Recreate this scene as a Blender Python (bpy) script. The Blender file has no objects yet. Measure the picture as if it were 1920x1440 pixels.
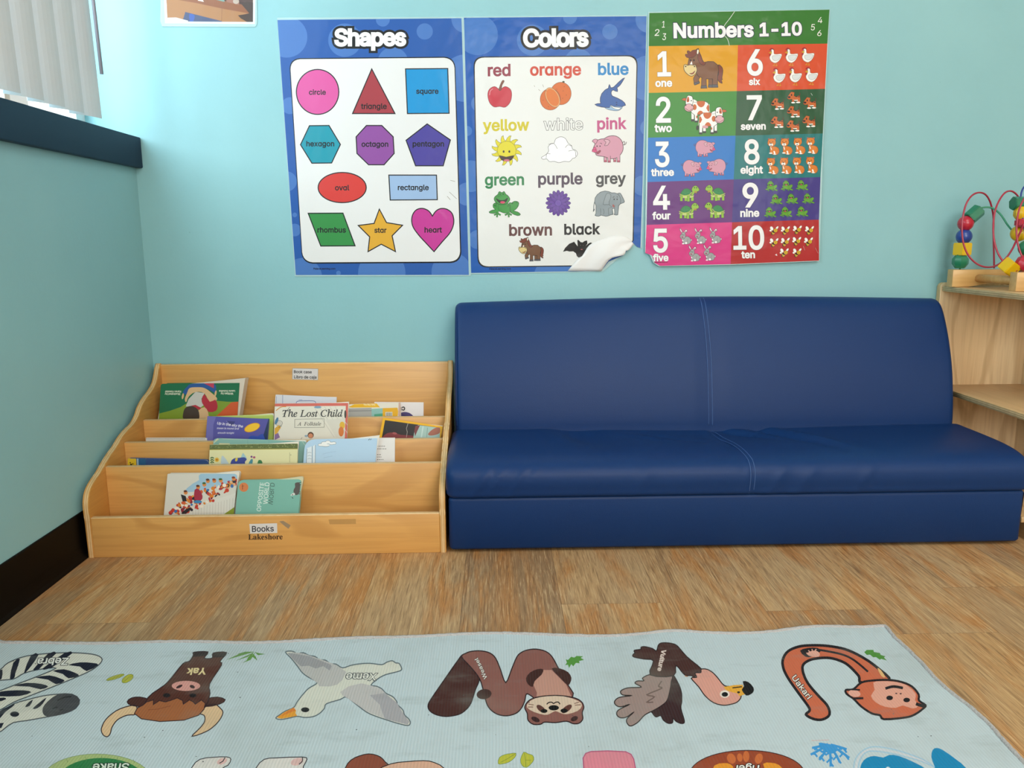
import bpy, bmesh, math, random, os
import numpy as np
from mathutils import Vector, Matrix, geometry
random.seed(7)
SC = bpy.context.scene
COL = SC.collection

# ------------------------------------------------------------------ camera
F_PX = 1496.98
CAM = Vector((0.86013, -2.0, 0.64157))
FWD = Vector((0.01978, 0.98393, -0.17746)).normalized()
RGT = Vector((0.99974, -0.02141, -0.00731)).normalized()
UPV = RGT.cross(FWD).normalized()
cd = bpy.data.cameras.new('camera')
cd.sensor_fit = 'HORIZONTAL'
cd.sensor_width = 36.0
cd.lens = F_PX / 1920.0 * 36.0
cd.clip_start = 0.02
cam = bpy.data.objects.new('camera', cd)
COL.objects.link(cam)
cam.matrix_world = Matrix(((RGT.x, UPV.x, -FWD.x, CAM.x), (RGT.y, UPV.y, -FWD.y, CAM.y), (RGT.z, UPV.z, -FWD.z, CAM.z), (0, 0, 0, 1)))
SC.camera = cam

# ------------------------------------------------------------------ colour management
SC.view_settings.view_transform = 'Standard'
SC.view_settings.look = 'None'
SC.view_settings.gamma = 1.0
SC.view_settings.use_curve_mapping = False
SC.view_settings.exposure = 0.19

# ------------------------------------------------------------------ sky and lights
W = bpy.data.worlds.new('sky')
SC.world = W
W.use_nodes = True
bg = W.node_tree.nodes['Background']
bg.inputs[0].default_value = (0.80, 0.90, 1.0, 1)
bg.inputs[1].default_value = 3.5

def area(name, loc, rot, sx, sy, power, col):
    l = bpy.data.lights.new(name, 'AREA')
    l.shape = 'RECTANGLE'; l.size = sx; l.size_y = sy; l.energy = power; l.color = col
    o = bpy.data.objects.new(name, l)
    o.location = loc; o.rotation_euler = [math.radians(a) for a in rot]
    COL.objects.link(o)
    return o
# daylight coming in through the window in the left wall
area('window_daylight', (-0.50, -1.75, 1.75), (0, -80, 0), 1.5, 1.9, 85, (0.72, 0.89, 1.0))
# ceiling light panels of the room
area('ceiling_light', (1.9, -1.9, 2.58), (0, 0, 0), 1.2, 0.6, 15, (1.0, 0.96, 0.90))
area('ceiling_light', (1.9, -3.3, 2.58), (0, 0, 0), 1.2, 0.6, 21, (1.0, 0.96, 0.90))
# daylight of the windows behind the camera, in the front wall
area('rear_window_daylight', (1.9, -4.44, 1.45), (90, 0, 0), 2.4, 1.4, 62, (1.0, 0.97, 0.93))

# ------------------------------------------------------------------ helpers
def lin(h):
    h = h.lstrip('#')
    out = []
    for i in (0, 2, 4):
        c = int(h[i:i+2], 16) / 255.0
        out.append(c / 12.92 if c <= 0.04045 else ((c + 0.055) / 1.055) ** 2.4)
    return (out[0], out[1], out[2], 1.0)

class NT:
    """small node-tree writer"""
    def __init__(s, name):
        s.m = bpy.data.materials.new(name)
        s.m.use_nodes = True
        s.t = s.m.node_tree
        s.bsdf = s.t.nodes['Principled BSDF']
        s.out = s.t.nodes['Material Output']
    def n(s, typ, **kw):
        nd = s.t.nodes.new(typ)
        for k, v in kw.items():
            if k.startswith('_'):
                setattr(nd, k[1:], v)
            else:
                s.set(nd, k, v)
        return nd
    def set(s, nd, key, v):
        key = int(key[1:]) if (key[0] == 'i' and key[1:].isdigit()) else key.replace('__', ' ')
        sock = nd.inputs[key]
        if isinstance(v, tuple) and len(v) == 2 and hasattr(v[0], 'outputs'):
            s.t.links.new(v[0].outputs[v[1]], sock)
        elif hasattr(v, 'outputs'):
            s.t.links.new(v.outputs[0], sock)
        else:
            sock.default_value = v
    def math(s, op, a, b=None, c=None):
        nd = s.t.nodes.new('ShaderNodeMath'); nd.operation = op
        s.set(nd, 'i0', a)
        if b is not None: s.set(nd, 'i1', b)
        if c is not None: s.set(nd, 'i2', c)
        return nd
    def mix(s, f, a, b, typ='MIX'):
        nd = s.t.nodes.new('ShaderNodeMix'); nd.data_type = 'RGBA'; nd.blend_type = typ
        for sock, v in ((nd.inputs[0], f), (nd.inputs[6], a), (nd.inputs[7], b)):
            if isinstance(v, tuple) and len(v) == 2 and hasattr(v[0], 'outputs'):
                s.t.links.new(v[0].outputs[v[1]], sock)
            elif hasattr(v, 'outputs'):
                s.t.links.new(v.outputs[2] if v.bl_idname == 'ShaderNodeMix' else v.outputs[0], sock)
            else:
                sock.default_value = v
        return nd
    def ramp(s, f, stops):
        nd = s.t.nodes.new('ShaderNodeValToRGB')
        s.set(nd, 'Fac', f)
        el = nd.color_ramp.elements
        while len(el) < len(stops): el.new(0.5)
        for e, (p, c) in zip(el, stops):
            e.position = p; e.color = c if len(c) == 4 else (c[0], c[1], c[2], 1)
        return nd
    def link(s, a, ao, b, bi):
        s.t.links.new(a.outputs[ao], b.inputs[bi])
    def base(s, nd):
        s.t.links.new(nd.outputs[2] if nd.bl_idname == 'ShaderNodeMix' else nd.outputs[0], s.bsdf.inputs['Base Color'])
    def bump(s, h, strength=0.2, dist=0.002):
        b = s.t.nodes.new('ShaderNodeBump')
        b.inputs['Strength'].default_value = strength
        b.inputs['Distance'].default_value = dist
        s.set(b, 'Height', h)
        s.t.links.new(b.outputs[0], s.bsdf.inputs['Normal'])
    def coords(s, scale=(1, 1, 1), rot=(0, 0, 0), kind='Object', loc=(0, 0, 0)):
        tc = s.t.nodes.new('ShaderNodeTexCoord')
        mp = s.t.nodes.new('ShaderNodeMapping')
        mp.inputs['Scale'].default_value = scale
        mp.inputs['Rotation'].default_value = rot
        mp.inputs['Location'].default_value = loc
        s.t.links.new(tc.outputs[kind], mp.inputs['Vector'])
        return mp

_MC = {}
def plain(hexc, rough=0.5, coat=0.0, spec=0.5, metal=0.0, trans=0.0):
    key = (hexc, rough, coat, spec, metal)
    if key in _MC: return _MC[key]
    t = NT('plain_' + hexc.lstrip('#'))
    t.bsdf.inputs['Base Color'].default_value = lin(hexc)
    t.bsdf.inputs['Roughness'].default_value = rough
    t.bsdf.inputs['Coat Weight'].default_value = coat
    t.bsdf.inputs['Coat Roughness'].default_value = 0.12
    t.bsdf.inputs['Specular IOR Level'].default_value = spec
    t.bsdf.inputs['Metallic'].default_value = metal
    _MC[key] = t.m
    return t.m

def print_mat(hexc):
    """ink under a slightly crinkled laminate"""
    key = ('print', hexc)
    if key in _MC: return _MC[key]
    t = NT('laminated_print_' + hexc.lstrip('#'))
    b = t.bsdf
    c = lin(hexc); k = 0.98 if max(c[:3]) > 0.62 and min(c[:3]) > 0.5 else 0.74
    b.inputs['Base Color'].default_value = (c[0] * k, c[1] * k, c[2] * k, 1)
    b.inputs['Roughness'].default_value = 0.5
    b.inputs['Specular IOR Level'].default_value = 0.25
    b.inputs['Coat Weight'].default_value = 0.26
    b.inputs['Coat Roughness'].default_value = 0.16
    mp = t.coords((1, 1, 1))
    n1 = t.n('ShaderNodeTexNoise', Vector=mp, Scale=7.0, Detail=3.0, Roughness=0.55)
    n2 = t.n('ShaderNodeTexNoise', Vector=mp, Scale=46.0, Detail=2.0)
    h = t.math('MULTIPLY_ADD', n2, 0.10, n1)
    bp = t.t.nodes.new('ShaderNodeBump'); bp.inputs['Strength'].default_value = 0.35; bp.inputs['Distance'].default_value = 0.012
    t.set(bp, 'Height', h)
    t.t.links.new(bp.outputs[0], b.inputs['Coat Normal'])
    _MC[key] = t.m
    return t.m

def rug_mat(hexc):
    """dye on a ribbed, slightly soiled woven rug"""
    key = ('rug', hexc)
    if key in _MC: return _MC[key]
    t = NT('woven_' + hexc.lstrip('#'))
    b = t.bsdf
    b.inputs['Roughness'].default_value = 0.95
    b.inputs['Specular IOR Level'].default_value = 0.15
    mp = t.coords((1, 1, 1))
    sp = t.n('ShaderNodeSeparateXYZ', Vector=mp)
    rib = t.math('SINE', t.math('MULTIPLY', (sp, 0), 2 * math.pi / 0.0042))
    rib01 = t.math('MULTIPLY_ADD', rib, 0.5, 0.5)
    blotch = t.n('ShaderNodeTexNoise', Vector=mp, Scale=5.0, Detail=5.0, Roughness=0.6)
    st = t.n('ShaderNodeMapping', Vector=mp, Scale=(3.0, 9.0, 1.0))
    strk = t.n('ShaderNodeTexNoise', Vector=st, Scale=3.0, Detail=5.0, Roughness=0.62)
    c1 = t.mix(t.ramp(blotch, [(0.50, (0, 0, 0)), (0.72, (0.30, 0.30, 0.30))]), lin(hexc), lin('8f8f84'), 'MIX')
    c2 = t.mix(t.ramp(strk, [(0.56, (0, 0, 0)), (0.74, (0.26, 0.26, 0.26))]), c1, lin('7f8480'), 'MIX')
    c3 = t.mix(t.math('MULTIPLY', rib01, 0.10), c2, lin('55605f'), 'MIX')
    t.base(c3)
    t.bump(rib01, 0.3, 0.001)
    _MC[key] = t.m
    return t.m

def cover_mat(hexc):
    return plain(hexc, 0.38, 0.25)

def parent_to(o, p):
    if p is not None:
        o.parent = p
        o.matrix_parent_inverse = Matrix.Identity(4)

def world_loc(o):
    v = Vector(o.location)
    while o.parent is not None:
        o = o.parent; v = v + Vector(o.location)
    return v

def mesh_obj(name, verts, faces, mats, parent=None, mi=None, smooth=False, origin=None):
    """verts in world space; the object's origin goes to its parent's place (or origin)"""
    base = world_loc(parent) if parent is not None else (Vector(origin) if origin is not None else Vector((0, 0, 0)))
    me = bpy.data.meshes.new(name)
    me.from_pydata([tuple(Vector(v) - base) for v in verts], [], faces)
    if not isinstance(mats, (list, tuple)): mats = [mats]
    for m in mats: me.materials.append(m)
    if mi is not None: me.polygons.foreach_set('material_index', mi)
    if smooth: me.polygons.foreach_set('use_smooth', [True] * len(me.polygons))
    me.update()
    o = bpy.data.objects.new(name, me)
    COL.objects.link(o)
    if parent is not None: parent_to(o, parent)
    elif origin is not None: o.location = base
    return o

def bm_obj(name, bm, mats, parent=None, smooth=False, origin=None, autos=None):
    base = world_loc(parent) if parent is not None else (Vector(origin) if origin is not None else Vector((0, 0, 0)))
    bmesh.ops.recalc_face_normals(bm, faces=bm.faces[:])
    bmesh.ops.translate(bm, vec=-base, verts=bm.verts[:])
    me = bpy.data.meshes.new(name)
    bm.to_mesh(me); bm.free()
    if not isinstance(mats, (list, tuple)): mats = [mats]
    for m in mats: me.materials.append(m)
    if smooth:
        me.polygons.foreach_set('use_smooth', [True] * len(me.polygons))
    if autos is not None:
        me.polygons.foreach_set('use_smooth', [True] * len(me.polygons))
        try: me.set_sharp_from_angle(angle=math.radians(autos))
        except Exception: pass
    o = bpy.data.objects.new(name, me)
    COL.objects.link(o)
    if parent is not None: parent_to(o, parent)
    elif origin is not None: o.location = base
    return o

def bbox_bm(bm, x0, x1, y0, y1, z0, z1, bev=0.0, seg=2, mat=0):
    r = bmesh.ops.create_cube(bm, size=1.0)
    vs = r['verts']
    for v in vs:
        v.co = Vector((x0 + (v.co.x + .5) * (x1 - x0), y0 + (v.co.y + .5) * (y1 - y0), z0 + (v.co.z + .5) * (z1 - z0)))
    fs = set(f for v in vs for f in v.link_faces)
    for f in fs: f.material_index = mat
    if bev > 0:
        es = set(e for v in vs for e in v.link_edges)
        bmesh.ops.bevel(bm, geom=list(es), offset=bev, segments=seg, affect='EDGES', profile=0.5)

def box_obj(name, x0, x1, y0, y1, z0, z1, mats, parent=None, bev=0.0, seg=2):
    bm = bmesh.new(); bbox_bm(bm, x0, x1, y0, y1, z0, z1, bev, seg)
    return bm_obj(name, bm, mats, parent, autos=40)

def prism(name, poly, axis, a, b, mats, parent=None, bev=0.0, edge_mat=None):
    """poly: 2-D outline in the plane across axis ('x' -> (y,z)); extruded a..b"""
    bm = bmesh.new()
    def P(u, v, t):
        return (t, u, v) if axis == 'x' else ((u, t, v) if axis == 'y' else (u, v, t))
    lo = [bm.verts.new(P(u, v, a)) for u, v in poly]
    hi = [bm.verts.new(P(u, v, b)) for u, v in poly]
    n = len(poly)
    f1 = bm.faces.new(lo); f2 = bm.faces.new(hi)
    sides = [bm.faces.new((lo[i], lo[(i + 1) % n], hi[(i + 1) % n], hi[i])) for i in range(n)]
    if edge_mat is not None:
        for f in sides: f.material_index = edge_mat
    if bev > 0:
        es = [e for e in bm.edges if (e in f1.edges or e in f2.edges)]
        es = list(set(list(f1.edges) + list(f2.edges)))
        bmesh.ops.bevel(bm, geom=es, offset=bev, segments=2, affect='EDGES', profile=0.5)
    return bm_obj(name, bm, mats, parent, autos=40)

def tube(name, pts, r, mats, parent=None, seg=8, closed=False, caps=True, origin=None):
    pts = [Vector(p) for p in pts]
    n = len(pts)
    verts = []; faces = []
    prev = None
    for i, p in enumerate(pts):
        if closed: t = pts[(i + 1) % n] - pts[i - 1]
        else: t = pts[min(i + 1, n - 1)] - pts[max(i - 1, 0)]
        t = t.normalized() if t.length > 1e-9 else Vector((0, 0, 1))
        if prev is None:
            a = Vector((0, 0, 1)) if abs(t.z) < 0.9 else Vector((1, 0, 0))
            u = t.cross(a).normalized()
        else:
            u = (prev - t * prev.dot(t))
            u = u.normalized() if u.length > 1e-9 else t.orthogonal().normalized()
        prev = u
        w = t.cross(u)
        for k in range(seg):
            an = 2 * math.pi * k / seg
            verts.append(p + (u * math.cos(an) + w * math.sin(an)) * r)
    m = n if closed else n - 1
    for i in range(m):
        for k in range(seg):
            a = i * seg + k; b = i * seg + (k + 1) % seg
            c = ((i + 1) % n) * seg + (k + 1) % seg; d = ((i + 1) % n) * seg + k
            faces.append((a, b, c, d))
    if caps and not closed:
        faces.append(tuple(range(seg - 1, -1, -1)))
        faces.append(tuple((n - 1) * seg + k for k in range(seg)))
    return mesh_obj(name, verts, faces, mats, parent, smooth=True, origin=origin)

def smooth_pts(pts, n=6, closed=True):
    """Catmull-Rom"""
    out = []
    N = len(pts)
    rng = N if closed else N - 1
    for i in range(rng):
        if closed:
            p0, p1, p2, p3 = pts[i - 1], pts[i], pts[(i + 1) % N], pts[(i + 2) % N]
        else:
            p0, p1, p2, p3 = pts[max(i - 1, 0)], pts[i], pts[i + 1], pts[min(i + 2, N - 1)]
        for k in range(n):
            t = k / n
            out.append(tuple(0.5 * (2 * b + (c - a) * t + (2 * a - 5 * b + 4 * c - d) * t * t + (3 * b - a - 3 * c + d) * t ** 3)
                             for a, b, c, d in zip(p0, p1, p2, p3)))
    if not closed: out.append(tuple(pts[-1]))
    return out

def thing(name, label, cat, loc, group=None):
    o = bpy.data.objects.new(name, None)
    o.empty_display_size = 0.05
    o.location = loc
    COL.objects.link(o)
    return tag(o, label, cat, group)

def tag(o, label, cat, group=None):
    o['label'] = label; o['category'] = cat
    if group: o['group'] = group
    return o

def struct(o):
    o['kind'] = 'structure'
    return o

def ray(px, py):
    return FWD * F_PX + RGT * (px - 960.0) - UPV * (py - 720.0)

def hit(px, py, P0, N):
    d = ray(px, py)
    t = (Vector(P0) - CAM).dot(N) / d.dot(N)
    return CAM + d * t

# ------------------------------------------------------------------ flat printed artwork
try:
    _fp = os.path.join(bpy.utils.resource_path('LOCAL'), 'datafiles', 'fonts', 'Inter.woff2')
    INTER = bpy.data.fonts.load(_fp)
except Exception:
    INTER = None

_TC = {}
def _wind(ctr, E0, E1):
    px_, py_ = ctr[:, 0:1], ctr[:, 1:2]
    x0, y0, x1, y1 = E0[None, :, 0], E0[None, :, 1], E1[None, :, 0], E1[None, :, 1]
    cr = (x1 - x0) * (py_ - y0) - (px_ - x0) * (y1 - y0)
    return (((y0 <= py_) & (y1 > py_) & (cr > 0)).astype(int) - ((y0 > py_) & (y1 <= py_) & (cr < 0)).astype(int)).sum(axis=1)

def text_contours(s, spacing=1.0):
    key = (s, spacing)
    if key in _TC: return _TC[key]
    c = bpy.data.curves.new('tmp', 'FONT')
    c.body = s; c.resolution_u = 4; c.space_character = spacing
    if INTER and not any(ord(ch) > 0x2000 for ch in s): c.font = INTER
    o = bpy.data.objects.new('tmp', c); COL.objects.link(o)
    dg = bpy.context.evaluated_depsgraph_get()
    cu = o.evaluated_get(dg).to_curve(dg)
    conts = []
    for sp in cu.splines:
        P = []
        if sp.type == 'BEZIER':
            bp = sp.bezier_points; n = len(bp)
            for i in range(n):
                p, q = bp[i], bp[(i + 1) % n]
                straight = (p.handle_right - p.co).cross(q.co - p.co).length < 1e-7 and (q.handle_left - q.co).cross(p.co - q.co).length < 1e-7
                for v in ([p.co] if straight else geometry.interpolate_bezier(p.co, p.handle_right, q.handle_left, q.co, 5)[:-1]):
                    P.append((v.x, v.y))
        else:
            P = [(v.co.x, v.co.y) for v in sp.points]
        R = [P[0]]
        for v in P[1:]:
            if math.hypot(v[0] - R[-1][0], v[1] - R[-1][1]) > 1e-3: R.append(v)
        if math.hypot(R[0][0] - R[-1][0], R[0][1] - R[-1][1]) < 1e-3: R.pop()
        if len(R) > 2: conts.append(R)
    bpy.data.objects.remove(o); bpy.data.curves.remove(c)
    _TC[key] = conts
    return conts

_TM = {}
def text_mesh(s, off, spacing=1.0):
    """flat glyph mesh, thickened all round by off; overlapping contours are merged by winding number"""
    key = (s, round(off, 4), spacing)
    if key in _TM: return _TM[key]
    conts = text_contours(s, spacing)
    gr = sorted(([min(p[0] for p in C_), max(p[0] for p in C_), [C_]] for C_ in conts), key=lambda g: g[0])
    groups = []
    for g in gr:
        if groups and g[0] <= groups[-1][1] + 2 * off + 1e-4:
            groups[-1][1] = max(groups[-1][1], g[1]); groups[-1][2] += g[2]
        else: groups.append(g)
    VS = []; FS = []
    for _, _, cs in groups:
        polys = [list(C_) for C_ in cs]; nC = sum(len(C_) for C_ in cs)
        if off > 0:
            for C_ in cs:
                n = len(C_); L_ = []; R_ = []
                for i in range(n):
                    a, b, c = C_[i - 1], C_[i], C_[(i + 1) % n]
                    l1 = math.hypot(b[0] - a[0], b[1] - a[1]); l2 = math.hypot(c[0] - b[0], c[1] - b[1])
                    n1 = (-(b[1] - a[1]) / l1, (b[0] - a[0]) / l1); n2 = (-(c[1] - b[1]) / l2, (c[0] - b[0]) / l2)
                    mx, my = n1[0] + n2[0], n1[1] + n2[1]; l = math.hypot(mx, my)
                    if l < 1e-6: mx, my, l = n1[0], n1[1], 1
                    mx, my = mx / l, my / l
                    k = off / max(0.6, mx * n1[0] + my * n1[1])
                    L_.append((b[0] + mx * k, b[1] + my * k)); R_.append((b[0] - mx * k, b[1] - my * k))
                for i in range(n):
                    j = (i + 1) % n
                    q = [L_[i], R_[i], R_[j], L_[j]]
                    ar = sum(q[t][0] * q[(t + 1) % 4][1] - q[(t + 1) % 4][0] * q[t][1] for t in range(4))
                    polys.append(q if ar > 0 else q[::-1])
        allp = []; ed = []
        for q in polys:
            k0 = len(allp); allp += [Vector(p) for p in q]; ed += [(k0 + i, k0 + (i + 1) % len(q)) for i in range(len(q))]
        res = geometry.delaunay_2d_cdt(allp, ed, [], 0, 1e-5)
        vs = [(v.x, v.y) for v in res[0]]
        tri = np.array([list(f) for f in res[2]])
        ctr = np.array(vs)[tri].mean(axis=1)
        E0 = np.array([tuple(allp[i]) for i, j in ed]); E1 = np.array([tuple(allp[j]) for i, j in ed])
        keep = _wind(ctr, E0[:nC], E1[:nC]) != 0
        if off > 0: keep |= _wind(ctr, E0[nC:], E1[nC:]) > 0
        k0 = len(VS); VS += vs
        FS += [tuple(int(i) + k0 for i in f) for f, kp in zip(tri, keep) if kp]
    _TM[key] = (VS, FS)
    return _TM[key]

SERIF_I = {}
for _i, _ch in enumerate('ABCDEFGHIJKLMNOPQRSTUVWXYZ'): SERIF_I[_ch] = chr(0x1D434 + _i)
for _i, _ch in enumerate('abcdefghijklmnopqrstuvwxyz'): SERIF_I[_ch] = chr(0x1D44E + _i)
SERIF_I['h'] = chr(0x210E)
SERIF_B = {}
for _i, _ch in enumerate('ABCDEFGHIJKLMNOPQRSTUVWXYZ'): SERIF_B[_ch] = chr(0x1D400 + _i)
for _i, _ch in enumerate('abcdefghijklmnopqrstuvwxyz'): SERIF_B[_ch] = chr(0x1D41A + _i)
def serif_i(s): return ''.join(SERIF_I.get(c, c) for c in s)
def serif_b(s): return ''.join(SERIF_B.get(c, c) for c in s)
def kid(s): return s.replace('a', '\u0251')

def clip_poly(poly, quad):
    """Sutherland-Hodgman against a convex polygon"""
    area2 = sum(quad[i][0] * quad[(i + 1) % len(quad)][1] - quad[(i + 1) % len(quad)][0] * quad[i][1] for i in range(len(quad)))
    sg = 1 if area2 > 0 else -1
    out = list(poly)
    for i in range(len(quad)):
        a, b = quad[i], quad[(i + 1) % len(quad)]
        def side(p): return sg * ((b[0] - a[0]) * (p[1] - a[1]) - (b[1] - a[1]) * (p[0] - a[0]))
        inp = out; out = []
        for j in range(len(inp)):
            p, q = inp[j - 1], inp[j]
            sp, sq = side(p), side(q)
            if sq >= 0:
                if sp < 0:
                    t = sp / (sp - sq); out.append((p[0] + (q[0] - p[0]) * t, p[1] + (q[1] - p[1]) * t))
                out.append(q)
            elif sp >= 0:
                t = sp / (sp - sq); out.append((p[0] + (q[0] - p[0]) * t, p[1] + (q[1] - p[1]) * t))
        if not out: return []
    return out

STEP = 2e-5
class Art:
    """polygons traced on a plane of the scene; every layer lies a hair above the one below"""
    def __init__(s, P0, N, matfn, step=STEP, k0=0):
        s.P0 = Vector(P0); s.N = Vector(N).normalized(); s.matfn = matfn; s.step = step
        s.v = []; s.f = []; s.mi = []; s.mats = []; s.idx = {}
        s.L = k0; s.clip = None; s.cnt = 0
        s.view(0, 0, 1)
    def view(s, ox, oy, sc, A=None):
        """A: optional affine (a,b,c,d,e,f) applied to local coordinates first"""
        s.o = (ox, oy, sc); s.A = A
        return s
    def px(s, p):
        x, y = p
        if s.A: a, b, c, d, e, f = s.A; x, y = a * x + b * y + c, d * x + e * y + f
        return (s.o[0] + x / s.o[2], s.o[1] + y / s.o[2])
    def at(s, k): s.L = k; return s
    def m(s, col):
        if col not in s.idx:
            s.idx[col] = len(s.mats); s.mats.append(s.matfn(col))
        return s.idx[col]
    def raw(s, pts, faces, col, L=None):
        """pts already in photo pixels"""
        k = s.L if L is None else L
        b = len(s.v); s.cnt += 1; off = s.N * (s.step * k + 6e-7 * (s.cnt % 20))
        for p in pts: s.v.append(hit(p[0], p[1], s.P0, s.N) + off)
        mi = s.m(col)
        for f in faces:
            nx = Vector((0, 0, 0)); v0 = s.v[b + f[0]]
            for i in range(1, len(f) - 1): nx += (s.v[b + f[i]] - v0).cross(s.v[b + f[i + 1]] - v0)
            g = tuple(i + b for i in f)
            s.f.append(g if nx.dot(s.N) >= 0 else g[::-1]); s.mi.append(mi)
        if L is None: s.L += 1
    def poly(s, pts, col, sm=0, ol=None, w=1.0):
        """filled outline; sm = smoothing steps; ol/w = outline colour and width in photo pixels"""
        P = [s.px(p) for p in pts]
        if sm: P = smooth_pts(P, sm, True)
        if s.clip: P = clip_poly(P, s.clip)
        if len(P) < 3: return
        s.raw(P, [tuple(range(len(P)))], col)
        if ol: s.stroke_px(P, ol, w, True)
    def ell(s, cx, cy, rx, ry, col, rot=0, ol=None, w=1.0, n=28):
        c, si = math.cos(math.radians(rot)), math.sin(math.radians(rot))
        pts = []
        for i in range(n):
            a = 2 * math.pi * i / n
            x, y = rx * math.cos(a), ry * math.sin(a)
            pts.append((cx + x * c - y * si, cy + x * si + y * c))
        s.poly(pts, col, 0, ol, w)
    def stroke(s, pts, col, w=1.0, closed=False, sm=0):
        P = [s.px(p) for p in pts]
        if sm: P = smooth_pts(P, sm, closed)
        s.stroke_px(P, col, w, closed)
    def stroke_px(s, P, col, w, closed):
        Q = [P[0]]
        for p in P[1:]:
            if abs(p[0] - Q[-1][0]) + abs(p[1] - Q[-1][1]) > 0.02: Q.append(p)
        if closed and len(Q) > 2 and abs(Q[0][0] - Q[-1][0]) + abs(Q[0][1] - Q[-1][1]) < 0.02: Q.pop()
        n = len(Q)
        if n < 2: return
        h = w / 2; vs = []; fs = []
        for i in range(n):
            if closed: a, b, c = Q[i - 1], Q[i], Q[(i + 1) % n]
            else: a, b, c = Q[max(i - 1, 0)], Q[i], Q[min(i + 1, n - 1)]
            def nrm(p, q):
                dx, dy = q[0] - p[0], q[1] - p[1]; l = math.hypot(dx, dy) or 1
                return (-dy / l, dx / l)
            n1 = nrm(a, b) if a != b else nrm(b, c)
            n2 = nrm(b, c) if b != c else n1
            mx, my = n1[0] + n2[0], n1[1] + n2[1]; l = math.hypot(mx, my)
            if l < 1e-6: mx, my, l = n1[0], n1[1], 1
            mx, my = mx / l, my / l
            k = h / max(0.45, mx * n1[0] + my * n1[1])
            vs.append((b[0] + mx * k, b[1] + my * k)); vs.append((b[0] - mx * k, b[1] - my * k))
        for i in range(n if closed else n - 1):
            j = (i + 1) % n
            fs.append((2 * i, 2 * i + 1, 2 * j + 1, 2 * j))
        if s.clip:
            v2 = []; f2 = []
            for f in fs:
                P = clip_poly([vs[i] for i in f], s.clip)
                if len(P) > 2: f2.append(tuple(range(len(v2), len(v2) + len(P)))); v2 += P
            if not f2: return
            vs, fs = v2, f2
        s.raw(vs, fs, col)
    def text(s, t, p0, p1, col, off=0.0, top=None, ol=None, w=0.0, spacing=1.0, shear=0.0, hs=1.0, mirror=False):
        """t runs along the baseline from p0 to p1 (local coords); top = height of the tallest glyph, else in proportion"""
        P0, P1 = s.px(p0), s.px(p1)
        dx, dy = P1[0] - P0[0], P1[1] - P0[1]
        Lg = math.hypot(dx, dy); ex = (dx / Lg, dy / Lg); ey = (ex[1], -ex[0])
        off = off * 1.15 + 0.006
        cs = text_contours(t, spacing)
        x0 = min(p[0] for C_ in cs for p in C_) - off; x1 = max(p[0] for C_ in cs for p in C_) + off; yt = max(p[1] for C_ in cs for p in C_)
        k = Lg / (x1 - x0)
        ky = k * hs if top is None else (top / s.o[2]) / yt
        def put(o2, c):
            vs, fs = text_mesh(t, o2, spacing)
            Q = []
            for x, y in vs:
                X = (x - x0) * k; Y = y * ky * (-1 if mirror else 1)
                X += Y * shear
                Q.append((P0[0] + ex[0] * X + ey[0] * Y, P0[1] + ex[1] * X + ey[1] * Y))
            s.raw(Q, fs, c)
        if ol: put(off + w, ol)
        put(off, col)
    def emit(s, name, parent=None, origin=None):
        return mesh_obj(name, s.v, s.f, s.mats, parent, mi=s.mi, origin=origin)

def icon(art, fn, src, dst, mirror=False, rot=0.0, **kw):
    """run an icon drawn in its own local box src=(x0,y0,x1,y1) into dst=(x0,y0,x1,y1) of the art's view"""
    o = art.o; L0 = art.L
    kx = (dst[2] - dst[0]) / (src[2] - src[0]); ky = (dst[3] - dst[1]) / (src[3] - src[1])
    if mirror: A = (-kx, 0, dst[2] + src[0] * kx, 0, ky, dst[1] - src[1] * ky)
    else: A = (kx, 0, dst[0] - src[0] * kx, 0, ky, dst[1] - src[1] * ky)
    art.A = A
    fn(art, **kw)
    art.A = None; art.L = L0

# ------------------------------------------------------------------ surface materials
def wall_material():
    t = NT('teal_wall_paint')
    t.bsdf.inputs['Roughness'].default_value = 0.42
    t.bsdf.inputs['Specular IOR Level'].default_value = 0.35
    mp = t.coords()
    n1 = t.n('ShaderNodeTexNoise', Vector=mp, Scale=90.0, Detail=3.0)
    n2 = t.n('ShaderNodeTexNoise', Vector=mp, Scale=3.0, Detail=4.0)
    n3 = t.n('ShaderNodeTexNoise', Vector=mp, Scale=38.0, Detail=2.0)
    spots = t.ramp(n3, [(0.765, (0, 0, 0)), (0.79, (0.5, 0.5, 0.5))])
    c = t.mix(t.ramp(n2, [(0.35, (0, 0, 0)), (0.7, (1, 1, 1))]), lin(WALL_A), lin(WALL_B))
    c = t.mix(spots, c, lin('6f9a98'))
    t.base(c)
    t.bump(t.math('MULTIPLY_ADD', n2, 2.0, n1), 0.12, 0.002)
    return t.m
WALL_A, WALL_B = '88b8bd', '8fbec2'
M_WALL = wall_material()
M_BLACK = plain('060505', 0.45, 0.0, 0.1)
M_TRIM = plain('122e45', 0.55, 0.0, 0.2)
M_CREAM = plain('d8d0c2', 0.6)
M_WHITE = plain('e8e6e0', 0.6)

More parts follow.
